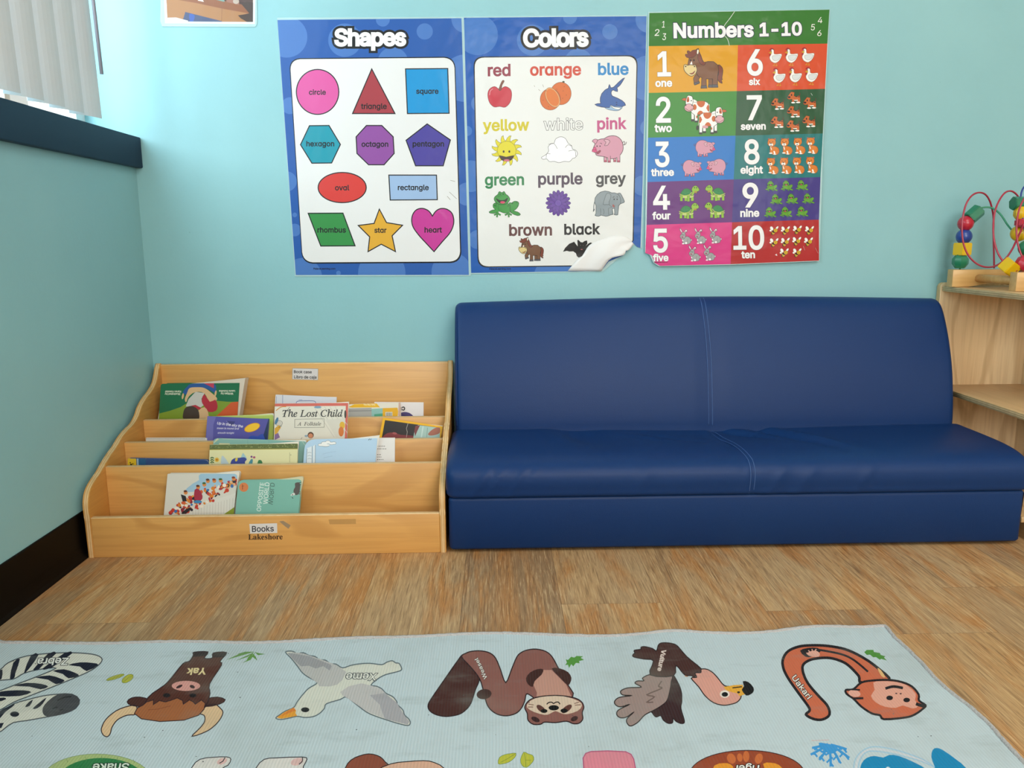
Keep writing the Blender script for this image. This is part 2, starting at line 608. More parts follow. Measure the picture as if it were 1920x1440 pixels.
def floor_material():
    t = NT('oak_vinyl_planks')
    t.bsdf.inputs['Roughness'].default_value = 0.5
    t.bsdf.inputs['Specular IOR Level'].default_value = 0.35
    tc = t.t.nodes.new('ShaderNodeTexCoord')
    sp = t.n('ShaderNodeSeparateXYZ', Vector=(tc, 3))
    PW, PL = 0.1778, 1.22
    u = t.math('DIVIDE', t.math('SUBTRACT', (sp, 0), 0.0828), PW)
    row = t.math('FLOOR', u)
    wn = t.n('ShaderNodeTexWhiteNoise', _noise_dimensions='1D', W=row)
    v = t.math('ADD', t.math('DIVIDE', (sp, 1), PL), (wn, 0))
    colm = t.math('FLOOR', v)
    cv = t.n('ShaderNodeCombineXYZ', X=row, Y=colm, Z=0.0)
    pid = t.n('ShaderNodeTexWhiteNoise', _noise_dimensions='3D', Vector=cv)
    # grain coordinates shifted per plank
    off = t.math('MULTIPLY', (pid, 0), 37.0)
    gx = t.math('MULTIPLY', t.math('ADD', (sp, 0), off), 1.0)
    def grain(sx, sy, det, dist, rough=0.6):
        c = t.n('ShaderNodeCombineXYZ', X=t.math('MULTIPLY', gx, sx), Y=t.math('MULTIPLY', (sp, 1), sy), Z=off)
        return t.n('ShaderNodeTexNoise', Vector=c, Scale=1.0, Detail=det, Roughness=rough, Distortion=dist)
    g1 = grain(46.0, 3.2, 6.0, 0.7)
    g2 = grain(480.0, 17.0, 4.0, 0.6, 0.62)
    g3 = grain(13.0, 2.2, 4.0, 1.3)
    g4 = grain(5.0, 1.2, 2.0, 0.8)
    tone = t.ramp((pid, 0), [(0.0, lin('9f7d59')), (0.3, lin('b48b5d')), (0.65, lin('c49a68')), (1.0, lin('d2ab79'))])
    c = t.mix(t.ramp(g4, [(0.42, (0, 0, 0)), (0.62, (0.42, 0.42, 0.42))]), (tone, 0), lin('ae9676'), 'MIX')
    c = t.mix(t.ramp(g3, [(0.48, (0, 0, 0)), (0.66, (0.85, 0.85, 0.85))]), c, lin('b87b40'), 'MIX')
    c = t.mix(t.ramp(g1, [(0.28, (0.6, 0.6, 0.6)), (0.44, (0, 0, 0))]), c, lin('765538'), 'MIX')
    c = t.mix(t.ramp(g2, [(0.34, (0.6, 0.6, 0.6)), (0.50, (0, 0, 0))]), c, lin('6e5035'), 'MIX')
    c = t.mix(t.ramp(g2, [(0.54, (0, 0, 0)), (0.70, (0.55, 0.55, 0.55))]), c, lin('e0c193'), 'MIX')
    fu = t.math('FRACT', u); fv = t.math('FRACT', v)
    du = t.math('MULTIPLY', t.math('MINIMUM', fu, t.math('SUBTRACT', 1.0, fu)), PW)
    dv = t.math('MULTIPLY', t.math('MINIMUM', fv, t.math('SUBTRACT', 1.0, fv)), PL)
    d = t.math('MINIMUM', du, dv)
    seam = t.ramp(t.math('MULTIPLY', d, 400.0), [(0.1, (0.4, 0.4, 0.4)), (0.4, (0, 0, 0))])
    c = t.mix(seam, c, lin('4a3827'), 'MIX')
    t.base(c)
    t.bump(t.math('MULTIPLY_ADD', g2, 0.6, g1), 0.16, 0.0012)
    return t.m
M_FLOOR = floor_material()

def wood(name, c_light, c_mid, c_line, axis='x', scale=1.0, lines=9.0, fine='', rough=0.38, contrast=0.55, seed=0.0):
    """maple-like veneer: stretched noise with contour lines of a slow noise"""
    t = NT(name)
    t.bsdf.inputs['Roughness'].default_value = rough
    t.bsdf.inputs['Coat Weight'].default_value = 0.12
    t.bsdf.inputs['Coat Roughness'].default_value = 0.2
    S = {'x': (1.5, 7, 7), 'y': (7, 1.5, 7), 'z': (7, 7, 1.5)}[axis]
    mp = t.coords(tuple(a * scale for a in S), loc=(seed, seed * 1.7, seed * 0.6))
    slow = t.n('ShaderNodeTexNoise', Vector=mp, Scale=1.0, Detail=2.0, Roughness=0.45, Distortion=0.8)
    wv = t.math('SINE', t.math('MULTIPLY', slow, lines * 6.283))
    line = t.ramp(t.math('MULTIPLY_ADD', wv, 0.5, 0.5), [(0.80, (0, 0, 0)), (0.985, (contrast, contrast, contrast))])
    F = {'x': (6, 160, 160), 'y': (160, 6, 160), 'z': (160, 160, 6)}[axis]
    mf = t.coords(F)
    fn = t.n('ShaderNodeTexNoise', Vector=mf, Scale=1.0, Detail=3.0)
    c = t.mix(t.ramp(slow, [(0.3, (0, 0, 0)), (0.7, (1, 1, 1))]), lin(c_light), lin(c_mid))
    c = t.mix(line, c, lin(c_line))
    c = t.mix(t.ramp(fn, [(0.40, (0.22, 0.22, 0.22)), (0.55, (0, 0, 0))]), c, lin(c_line))
    t.base(c)
    t.bump(fn, 0.05, 0.0005)
    return t.m
M_MAPLE = wood('bookcase_maple', 'dda963', 'd69f57', 'b98242', 'x', 0.8, 5.0, contrast=0.5)
M_MAPLE_Y = wood('bookcase_maple_side', 'd6a158', 'c68c42', 'a87232', 'y', 1.0, 3.0, contrast=0.4)
M_BIRCH = wood('shelf_birch', 'f2d8ae', 'ecca9b', 'c09a6c', 'z', 0.9, 4.0, contrast=0.5, seed=3.1)
M_BIRCH_Y = wood('shelf_birch_board', 'd9b788', 'cfa877', 'b08a5c', 'y', 1.0, 5.0, contrast=0.35, seed=1.2)
M_BEECH = wood('toy_wood', 'e0b77c', 'd3a35f', 'b98748', 'x', 2.0, 3.0, contrast=0.3)

def ply_edge(name, a, b, axis=0, pitch=0.0045):
    t = NT(name)
    t.bsdf.inputs['Roughness'].default_value = 0.5
    mp = t.coords()
    n = t.n('ShaderNodeTexNoise', Vector=mp, Scale=60.0, Detail=3.0)
    sp = t.n('ShaderNodeSeparateXYZ', Vector=mp)
    s = t.math('SINE', t.math('MULTIPLY', (sp, axis), 6.283 / pitch))
    f = t.math('MULTIPLY_ADD', s, 0.3, t.math('MULTIPLY', n, 0.7))
    t.base(t.mix(t.ramp(f, [(0.25, (0, 0, 0)), (0.6, (1, 1, 1))]), lin(a), lin(b)))
    return t.m
M_EDGE_X = ply_edge('plywood_edge', 'c9a06a', 'e3c391', 0)
M_EDGE_Y = ply_edge('plywood_edge_y', 'c9a06a', 'e6c898', 1)
M_EDGE_Z = ply_edge('plywood_edge_z', 'b29468', 'd9bb8c', 2)

# ------------------------------------------------------------------ the room
XR, YF, ZC = 4.2, -4.5, 2.6
struct(box_obj('floor', -0.16, XR + .1, YF - .1, 0.12, -0.1, 0.0, M_FLOOR))
struct(box_obj('ceiling', -0.16, XR + .1, YF - .1, 0.12, ZC, ZC + 0.1, M_WHITE))
struct(box_obj('wall_back', -0.16, XR + .1, 0.0, 0.12, 0.0, ZC, M_WALL))
struct(box_obj('wall_right', XR, XR + 0.1, YF, 0.0, 0.0, ZC, M_CREAM))
struct(box_obj('wall_front', 0.0, XR + .1, YF - 0.1, YF, 0.0, ZC, M_CREAM))
# left wall with the window opening
WY0, WY1, WZ0, WZ1 = -2.45, 0.0, 0.889, 2.2
bm = bmesh.new()
bbox_bm(bm, -0.16, 0.0, YF - .1, 0.0, 0.0, WZ0)
bbox_bm(bm, -0.16, 0.0, YF - .1, 0.0, WZ1, ZC)
bbox_bm(bm, -0.16, 0.0, YF - .1, WY0, WZ0, WZ1)
struct(bm_obj('wall_left', bm, M_WALL))
# window: frame and pane
t = NT('window_glass')
g = t.n('ShaderNodeBsdfGlossy'); g.inputs['Roughness'].default_value = 0.02
tr = t.n('ShaderNodeBsdfTransparent'); tr.inputs[0].default_value = (0.95, 0.98, 0.98, 1)
mx = t.n('ShaderNodeMixShader'); mx.inputs[0].default_value = 0.05; t.link(tr, 0, mx, 1); t.link(g, 0, mx, 2); t.link(mx, 0, t.out, 0)
M_GLASS = t.m
bm = bmesh.new()
for a in ((WY0, WY1, WZ0, WZ0 + .02), (WY0, WY1, WZ1 - .04, WZ1), (WY0, WY0 + .04, WZ0, WZ1), (WY1 - .04, WY1, WZ0, WZ1), (-1.33, -1.28, WZ0, WZ1)):
    bbox_bm(bm, -0.15, -0.11, a[0], a[1], a[2], a[3])
wf = struct(bm_obj('window_1', bm, plain('e6e8e6', 0.5)))
gl = box_obj('pane', -0.132, -0.128, WY0 + .03, WY1 - .03, WZ0 + .015, WZ1 - .03, M_GLASS, wf)
# navy capping board under the window
struct(box_obj('trim_1', 0.0, 0.018, -3.2, -0.0005, 0.818, 0.889, M_TRIM, bev=0.003))
# black rubber cove base along the left wall
cove = [(0.0, 0.0), (0.011, 0.0), (0.0105, 0.002), (0.007, 0.008), (0.0045, 0.018), (0.0035, 0.030), (0.0035, 0.094), (0.0025, 0.0965), (0.0, 0.0965)]
bm = bmesh.new()
lo = [bm.verts.new((u, -0.0005, v)) for u, v in cove]; hi = [bm.verts.new((u, YF, v)) for u, v in cove]
bm.faces.new(lo); bm.faces.new(hi)
for i in range(len(cove)): bm.faces.new((lo[i], lo[(i + 1) % len(cove)], hi[(i + 1) % len(cove)], hi[i]))
struct(bm_obj('baseboard_left', bm, M_BLACK))

# house across the yard, seen through the gap under the blind
h = thing('house', 'beige house across the yard, seen through the gap under the blind', 'house', (-3.6, 5.0, 0))
box_obj('facade', -4.6, -3.0, 3.2, 9.0, 0.0, 3.4, plain('d8cbb8', 0.8), h)
box_obj('window', -3.005, -2.96, 4.7, 4.95, 1.3, 2.2, plain('7a6a5a', 0.4), h)
box_obj('downpipe', -3.0, -2.93, 6.05, 6.15, 0.0, 3.4, plain('8d9298', 0.5), h)

# ------------------------------------------------------------------ vertical blind
tt = NT('blind_vinyl')
tt.bsdf.inputs['Base Color'].default_value = lin('d3d5d6'); tt.bsdf.inputs['Roughness'].default_value = 0.5
tl = tt.n('ShaderNodeBsdfTranslucent'); tl.inputs[0].default_value = lin('e6e6e0')
mm = tt.n('ShaderNodeMixShader'); mm.inputs[0].default_value = 0.10
tt.link(tt.bsdf, 0, mm, 1); tt.link(tl, 0, mm, 2); tt.link(mm, 0, tt.out, 0)
M_SLAT = tt.m
blind = thing('vertical_blind', 'white vertical blind hanging in the window above the navy board', 'blind', (-0.03, -1.3, 0.9))
def slat(yr, zb=0.915, zt=2.17, wd=0.086, xoff=0.0):
    """yr = right (far) edge; gently curved strip, far edge nearer the glass"""
    n = 8; vs = []; fs = []
    for side in (0, 1):
        for z in (zb, zt):
            for i in range(n + 1):
                s = i / n - 0.5
                al = math.radians(-21)
                bow = 0.007 * (1 - 4 * s * s)
                dx, dy = -math.sin(al), math.cos(al)
                x = -0.030 + xoff + dx * (s) * wd + (bow + side * 0.0009) * dy
                y = yr - 0.028 - 0.5 * wd * dy + dy * s * wd - (bow + side * 0.0009) * dx - (z - zb) * 0.045
                vs.append((x, y, z))
    m = n + 1
    for i in range(n):
        fs.append((i, i + 1, m + i + 1, m + i))
        fs.append((2 * m + i, 3 * m + i, 3 * m + i + 1, 2 * m + i + 1))
        fs.append((i, 2 * m + i, 2 * m + i + 1, i + 1)); fs.append((m + i, m + i + 1, 3 * m + i + 1, 3 * m + i))
    fs.append((0, m, 3 * m, 2 * m)); fs.append((n, 2 * m + n, 3 * m + n, m + n))
    return mesh_obj('slat', vs, fs, M_SLAT, blind, smooth=False)
yy = -0.092
while yy > -2.35:
    slat(yy); yy -= 0.0775
box_obj('headrail', -0.055, -0.008, -2.4, -0.02, 2.17, 2.199, plain('dedcd6', 0.5), blind, bev=0.004)
tube('wand', [(0.003, -0.138, 1.006), (0.003, -0.148, 1.20), (-0.012, -0.185, 2.171)], 0.0040, plain('8d8c96', 0.35), blind, 8)

# ------------------------------------------------------------------ bookcase
BC = thing('book_display_case', 'maple four-tier book display case with wavy sides in the corner beside the blue sofa', 'bookcase', (0.38, -0.22, 0.0))
side = [(-0.004, 0.0), (-0.004, 0.343), (-0.012, 0.3455), (-0.020, 0.342), (-0.032, 0.320), (-0.050, 0.300), (-0.078, 0.286), (-0.108, 0.276), (-0.136, 0.262), (-0.158, 0.243), (-0.185, 0.230),
        (-0.215, 0.224), (-0.245, 0.215), (-0.275, 0.201), (-0.305, 0.190), (-0.332, 0.178), (-0.355, 0.166), (-0.385, 0.154), (-0.405, 0.142), (-0.416, 0.126), (-0.4195, 0.108), (-0.4180, 0.080), (-0.4180, 0.0)]
X0, X1, PT = 0.0118, 0.752, 0.0125
def side_panel(xa):
    prof = [side[0], side[1]] + smooth_pts(side[2:-1], 3, False) + [side[-1]]
    return prism('side_panel', prof, 'x', xa, xa + PT, [M_MAPLE_Y, M_EDGE_X], BC, bev=0.0022, edge_mat=1)
side_panel(X0); side_panel(X1 - PT)
xi0, xi1 = X0 + PT, X1 - PT
def board(name, y0, y1, z0, z1):
    bm = bmesh.new(); bbox_bm(bm, xi0, xi1, y0, y1, z0, z1, 0.0015, 2)
    for f in bm.faces:
        if f.calc_center_median().z > z1 - 0.003: f.material_index = 1
    return bm_obj(name, bm, [M_MAPLE, M_EDGE_Y], BC, autos=40)
board('back_panel', -0.016, -0.004, 0.0, 0.3425)
board('divider', -0.140, -0.128, 0.0, 0.229)
board('divider', -0.244, -0.232, 0.0, 0.201)
board('divider', -0.338, -0.326, 0.0, 0.172)
board('front_panel', -0.4178, -0.4055, 0.0, 0.0865)
for y0, y1, z in ((-0.4055, -0.338, 0.030), (-0.326, -0.244, 0.070), (-0.232, -0.140, 0.098), (-0.128, -0.016, 0.126)):
    box_obj('pocket_floor', xi0, xi1, y0, y1, z - 0.010, z, M_MAPLE, BC)
# stickers, lettering and a strip of old tape
def sticker(name, quad_px, P0, N, col, lines, outline=None, k0=2):
    a = Art(P0, N, lambda c: plain(c, 0.45), STEP, k0)
    a.poly(quad_px, col)
    if outline: a.stroke(quad_px, outline, 0.8, True)
    for args in lines: a.text(*args[0], **args[1])
    return a.emit(name, BC)
st = sticker('label_sticker', [(548.5, 690.5), (596.5, 691.5), (596, 712.5), (548, 711)], (0, -0.016, 0), (0, -1, 0), 'd9d4d2',
        [(('Book case', (551, 699.5), (584.5, 700), '1c1a1a'), dict(off=0.012)), (('Libro de caja', (551.3, 709.2), (593.5, 709.9), '1c1a1a'), dict(off=0.012))], '9c968e')
st['label'] = 'small white sticker reading Book case, Libro de caja'
st = sticker('label_sticker', [(467.5, 982.5), (519.5, 981), (520, 999.2), (469, 1000.5)], (0, -0.4178, 0), (0, -1, 0), 'dcd9d6',
        [(('Books', (472.5, 997.2), (513.5, 996.2), '22242c'), dict(off=0.006))])
st['label'] = 'white sticker reading Books'
a = Art((0, -0.4178, 0), (0, -1, 0), lambda c: plain(c, 0.5), STEP, 2)
a.text(serif_b('Lakeshore'), (465.5, 1011.8), (530, 1011.0), '3a2312', off=0.004)
a.emit('printed_lettering', BC)
a = Art((0, -0.4178, 0), (0, -1, 0), lambda c: plain(c, 0.5), STEP, 2)
a.poly([(523.5, 977.5), (531, 976.5), (545, 985), (541, 991.5), (534, 986.5)], '9a8468')
a.emit('tape_strip', BC)
a = Art((0, -0.4178, 0), (0, -1, 0), lambda c: plain(c, 0.5), STEP, 2)
a.poly([(616, 974), (667, 973), (667.5, 982.5), (618, 983)], 'bd8f52')
a.emit('glue_mark', BC)

# ------------------------------------------------------------------ sofa
def leather():
    t = NT('navy_vinyl')
    b = t.bsdf
    mp = t.coords()
    n1 = t.n('ShaderNodeTexNoise', Vector=mp, Scale=2.2, Detail=3.0)
    n2 = t.n('ShaderNodeTexVoronoi', Vector=mp, Scale=520.0)
    n3 = t.n('ShaderNodeTexNoise', Vector=t.coords((3, 3, 14)), Scale=4.0, Detail=4.0)
    c = t.mix(n1, lin('0b2d5e'), lin('103668'))
    t.base(c)
    t.set(b, 'Roughness', t.math('MULTIPLY_ADD', n1, 0.14, 0.40))
    b.inputs['Specular IOR Level'].default_value = 0.26
    t.bump(t.math('MULTIPLY_ADD', n3, 1.2, t.math('MULTIPLY', (n2, 0), 0.5)), 0.09, 0.002)
    return t.m
M_NAVY = leather()
M_STITCH = plain('3d5c90', 0.5)
SX0, SX1 = 0.7585, 1.962
sofa = thing('toddler_sofa', 'navy blue vinyl toddler sofa against the back wall under the posters', 'sofa', (1.36, -0.22, 0.0))

def loft(name, prof_fn, x0, x1, rnd, nx, disp=None, endpow=2.0, parent=sofa):
    """closed profile swept along x; ends rounded over rnd"""
    xs = []
    for k in range(9): xs.append((x0 + rnd * (1 - math.cos(math.pi / 2 * k / 8.0)), math.sin(math.pi / 2 * k / 8.0)))
    xs = [(x0 + rnd * (1 - math.cos(a)), math.sin(a)) for a in [math.pi / 2 * k / 8.0 for k in range(0, 9)]]
    mid = [x0 + rnd + (x1 - x0 - 2 * rnd) * k / nx for k in range(1, nx)]
    st = xs + [(x, 1.0) for x in mid] + [(x1 - (x - x0), s) for x, s in reversed(xs)]
    verts = []; faces = []; n = None
    for x, s in st:
        P = prof_fn(x, s)
        n = len(P)
        for j, (y, z) in enumerate(P):
            p = Vector((x, y, z))
            if disp: p = p + Vector(disp(x, y, z, j / n))
            verts.append(p)
    for i in range(len(st) - 1):
        for j in range(n):
            faces.append((i * n + j, i * n + (j + 1) % n, (i + 1) * n + (j + 1) % n, (i + 1) * n + j))
    faces.append(tuple(range(n - 1, -1, -1))); faces.append(tuple((len(st) - 1) * n + j for j in range(n)))
    bm = bmesh.new()
    bv = [bm.verts.new(v) for v in verts]
    for f in faces:
        try: bm.faces.new([bv[i] for i in f])
        except ValueError: pass
    return bm_obj(name, bm, M_NAVY, parent, autos=50)

def inset(poly, d):
    """pull a closed outline inwards by d (approx.)"""
    n = len(poly); out = []
    for i in range(n):
        a, b, c = poly[i - 1], poly[i], poly[(i + 1) % n]
        tx, ty = c[0] - a[0], c[1] - a[1]; l = math.hypot(tx, ty) or 1
        out.append((b[0] + ty / l * d, b[1] - tx / l * d))
    return out
def orient(p):
    a = sum(p[i][0] * p[(i + 1) % len(p)][1] - p[(i + 1) % len(p)][0] * p[i][1] for i in range(len(p)))
    return p if a < 0 else list(reversed(p))

BACKP = orient(smooth_pts([(-0.022, 0.14), (-0.020, 0.30), (-0.020, 0.44), (-0.024, 0.478), (-0.040, 0.491), (-0.062, 0.489), (-0.082, 0.474), (-0.104, 0.440), (-0.126, 0.396), (-0.147, 0.340), (-0.160, 0.285), (-0.168, 0.235), (-0.170, 0.200), (-0.168, 0.150), (-0.10, 0.135)], 3))
def back_prof(x, s):
    return inset(BACKP, (1 - s) * 0.014)
def back_disp(x, y, z, f):
    u = (x - SX0) / (SX1 - SX0)
    dz = 0.010 * math.sin(math.pi * min(1, max(0, u))) * (1 if z > 0.45 else max(0, (z - 0.2) / 0.25))
    dy = -0.006 * math.sin(math.pi * u) if y < -0.05 else 0.0
    dy += 0.005 * math.exp(-((x - 1.365) / 0.012) ** 2) if y < -0.05 else 0.0
    return (0, dy, dz)
BACK_O = loft('backrest', back_prof, SX0 + 0.004, SX1 - 0.012, 0.016, 60, back_disp)

SEATP = orient(smooth_pts([(-0.150, 0.128), (-0.150, 0.185), (-0.165, 0.203), (-0.21, 0.2045), (-0.28, 0.2045), (-0.34, 0.203), (-0.385, 0.1985), (-0.414, 0.190), (-0.431, 0.176), (-0.4355, 0.158), (-0.433, 0.138), (-0.427, 0.1215), (-0.40, 0.1205), (-0.25, 0.1205)], 5))
def seat_prof(x, s):
    return inset(SEATP, (1 - s) * 0.016)
def seat_disp(x, y, z, f):
    dz = 0.0; dy = 0.0; dx = 0.0
    if z > 0.15:
        def g(cx, cy, sx, sy, ang=0):
            a = math.radians(ang); ux = (x - cx) * math.cos(a) + (y - cy) * math.sin(a); uy = -(x - cx) * math.sin(a) + (y - cy) * math.cos(a)
            return math.exp(-(ux / sx) ** 2 - (uy / sy) ** 2)
        dz -= 0.010 * g(1.36, -0.22, 0.30, 0.09)
        dz -= 0.009 * g(1.06, -0.25, 0.05, 0.09, 25)
        dz += 0.005 * g(1.00, -0.24, 0.03, 0.08, 20)
        dz -= 0.010 * g(1.52, -0.25, 0.012, 0.10, 32)
        dz += 0.008 * g(1.555, -0.25, 0.014, 0.10, 32)
        dz -= 0.007 * g(1.42, -0.21, 0.012, 0.07, 50)
        dz += 0.006 * g(1.46, -0.22, 0.014, 0.07, 45)
        dz += 0.0055 * g(1.22, -0.25, 0.012, 0.07, 55)
        dz -= 0.0055 * g(1.26, -0.26, 0.014, 0.06, 55)
        dz -= 0.004 * g(1.365, -0.28, 0.006, 0.16)
    if y < -0.40:
        w = 1.0 if z < 0.185 else 0.4
        for (cx, aa, wd) in ((0.83, .0016, .006), (0.86, .0012, .004), (0.905, .0015, .005), (0.93, .001, .003), (1.16, .001, .012), (1.44, .0012, .01), (1.50, .0012, .014), (1.62, .001, .012)):
            q = (x - cx - (z - 0.16) * 0.6) / wd
            dy += -1.7 * aa * w * math.exp(-q * q)
        dy += 0.0025 * math.exp(-((x - 1.385) / 0.006) ** 2)
    return (dx, dy, dz)
SEAT_O = loft('seat_cushion', seat_prof, SX0 - 0.004, SX1 + 0.006, 0.020, 170, seat_disp)

BASEP = orient([(-0.022, 0.006), (-0.022, 0.120), (-0.42, 0.120), (-0.4235, 0.117), (-0.4240, 0.112), (-0.4235, 0.012), (-0.419, 0.007), (-0.41, 0.006)])
loft('base', lambda x, s: inset(BASEP, (1 - s) * 0.010), SX0, SX1, 0.010, 8)
for fx in (SX0 + 0.06, SX1 - 0.06):
    for fy in (-0.06, -0.38):
        box_obj('foot', fx - 0.02, fx + 0.02, fy - 0.02, fy + 0.02, 0.0, 0.012, plain('1a1a1c', 0.6), sofa)
# middle seams: twin rows of stitching
def seam(P, x_of, par):
    for dx in (-0.0045, 0.0045):
        tube('seam', [(x_of(i) + dx, y - 0.0022, z + 0.0012) for i, (y, z) in enumerate(P)], 0.0009, M_STITCH, par, 5)
bp = [(-0.062, 0.4985), (-0.082, 0.4838), (-0.1055, 0.448), (-0.1272, 0.4045), (-0.1478, 0.347), (-0.1610, 0.288), (-0.1692, 0.236), (-0.1712, 0.206)]
bp = smooth_pts(bp, 4, False)
seam(bp, lambda i: 1.361 + 0.004 * i / len(bp), BACK_O)
sp_ = smooth_pts([(-0.178, 0.2038), (-0.22, 0.2045), (-0.28, 0.2045), (-0.34, 0.203), (-0.385, 0.1985), (-0.414, 0.190), (-0.431, 0.176), (-0.4355, 0.158), (-0.433, 0.138), (-0.4280, 0.1225)], 5, False)
for dx in (-0.0045, 0.0045):
    P = []
    for i, (y, z) in enumerate(sp_):
        x = 1.366 + 0.018 * min(1, i / 25) + dx
        d = seat_disp(x, y, z, 0)
        P.append((x + d[0], y + d[1] - 0.0004, z + d[2] + 0.0004))
    tube('seam', P, 0.0009, M_STITCH, SEAT_O, 5)
# edge piping seam on the left end of backrest and seat
tube('piping', [(SX0 + 0.009, y - 0.0008, z) for y, z in smooth_pts([(-0.060, 0.484), (-0.081, 0.469), (-0.103, 0.436), (-0.125, 0.393), (-0.146, 0.338), (-0.159, 0.284), (-0.167, 0.234), (-0.168, 0.212)], 4, False)], 0.0012, M_NAVY, BACK_O, 6)

# ------------------------------------------------------------------ birch shelf unit on the right
SU = thing('shelf_unit', 'birch plywood shelf unit to the right of the blue sofa', 'shelf unit', (2.08, -0.20, 0.0))
UX0, UX1 = 1.972, 2.215
def rounded_rect_poly(x0, x1, z0, z1, r, n=5):
    P = [(x0, z0)]
    P += [(x0 + r - r * math.cos(math.pi / 2 * k / n), z1 - r + r * math.sin(math.pi / 2 * k / n)) for k in range(n + 1)]
    P += [(x1 - r + r * math.sin(math.pi / 2 * k / n), z1 - r + r * math.cos(math.pi / 2 * k / n)) for k in range(n + 1)]
    P += [(x1, z0)]
    return P
prism('end_panel', rounded_rect_poly(UX0, UX1, 0, 0.529, 0.010), 'y', -0.020, -0.002, [M_BIRCH, M_EDGE_Y], SU, bev=0.002, edge_mat=1)
def uboard(name, x0, z0, z1, m=None):
    bm = bmesh.new(); bbox_bm(bm, x0, UX1 - 0.014, -0.400, -0.020, z0, z1, 0.002, 2)
    for f in bm.faces:
        if f.normal.x < -0.5 or f.calc_center_median().x < x0 + 0.003: f.material_index = 1
    return bm_obj(name, bm, [M_BIRCH_Y, M_EDGE_Z], SU, autos=40)
uboard('top_board', UX0 + 0.003, 0.508, 0.521)
uboard('shelf_board', UX0 + 0.004, 0.2575, 0.2705)
uboard('bottom_board', UX0 + 0.004, 0.040, 0.053)
box_obj('back_panel', UX1 - 0.014, UX1 - 0.004, -0.400, -0.020, 0.0, 0.521, M_BIRCH, SU)
box_obj('plinth', UX0 + 0.02, UX0 + 0.032, -0.400, -0.020, 0.0, 0.040, M_BIRCH_Y, SU)

# ------------------------------------------------------------------ books
def proj(P):
    d = Vector(P) - CAM; z = d.dot(FWD)
    return (960 + F_PX * d.dot(RGT) / z, 720 - F_PX * d.dot(UPV) / z)

PAPER = plain('e2dcd0', 0.7)
def book(name, label, cat, group, tl, tr, br, bl, ya, za, floor, thick, col, art=None, view=(0, 0, 1), k=0.15, r=0.0, tc=0.0014, page='e2dcd0', pages_in=0.0025, spine='left', extra=0.0):
    N = Vector((0, -1, k)).normalized()
    P0 = Vector((0, ya, za))
    TL, TR, BR, BL = [hit(p[0], p[1], P0, N) for p in (tl, tr, br, bl)]
    el = (BL - TL).normalized(); er = (BR - TR).normalized()
    e = ((el + er) * 0.5).normalized()
    L = min((floor + 0.0008 - TL.z) / e.z, (floor + 0.0008 - TR.z) / e.z)
    C = [TL, TR, TR + e * L, TL + e * L]
    # rounded outline in the plane
    ex = (TR - TL).normalized()
    out = []
    rr = r if isinstance(r, (tuple, list)) else (r, r)
    for i, rad in ((0, rr[0]), (1, rr[1]), (2, 0), (3, 0)):
        c = C[i]; a = (C[i - 1] - c).normalized(); b = (C[(i + 1) % 4] - c).normalized()
        if rad <= 0: out.append(c)
        else:
            for q in range(6):
                t = q / 5.0
                p = c + a * rad * (1 - t) ** 2 + b * rad * t ** 2
                out.append(p)
    base = (C[2] + C[3]) * 0.5
    root = thing(name, label, cat, (base.x, base.y, base.z), group)
    def slab(nm, outl, f, b, colr):
        n = len(outl)
        vs = [p - N * f for p in outl] + [p - N * b for p in outl]
        fs = [tuple(range(n)), tuple(range(2 * n - 1, n - 1, -1))] + [(i, n + i, n + (i + 1) % n, (i + 1) % n) for i in range(n)]
        return vs, fs
    A = Art(P0, N, cover_mat, STEP, 1)
    vs, fs = slab('', out, 0, tc, col)
    A.v += vs; A.f += fs; A.mi += [A.m(col)] * len(fs)
    A.clip = [proj(p) for p in out]
    if art:
        A.view(*view); art(A)
    A.emit('front_cover', root)
    cen = (C[0] + C[1] + C[2] + C[3]) * 0.25
    pin = []
    for p in out:
        d = p - cen
        u = d.dot(ex); w = d.dot(e)
        W2 = (TR - TL).length / 2; H2 = L / 2
        pin.append(cen + ex * u * (W2 - pages_in) / W2 + e * w * (H2 - pages_in * 0.6) / H2)
    vs, fs = slab('', pin, tc, thick - tc, page)
    mesh_obj('pages', vs, fs, plain(page, 0.7), root)
    vs, fs = slab('', out, thick - tc, thick, col)
    mesh_obj('back_cover', vs, fs, cover_mat(col), root)
    # spine strip
    s0 = TL if spine == 'left' else TR
    dirn = ex if spine == 'left' else -ex
    sp = [s0 + e * max(rr), s0 + e * max(rr) + dirn * tc, s0 + e * L + dirn * tc, s0 + e * L]
    vs, fs = slab('', sp, tc, thick - tc, col)
    mesh_obj('spine', vs, fs, cover_mat(col), root)
    return root

V1B = (260, 670, 6); V2B = (560, 670, 6); V3B = (140, 840, 6); V4B = (400, 840, 4.174)
G1, G2, G3, G4 = 'books in the front pocket', 'books in the second pocket', 'books in the third pocket', 'books in the top pocket'

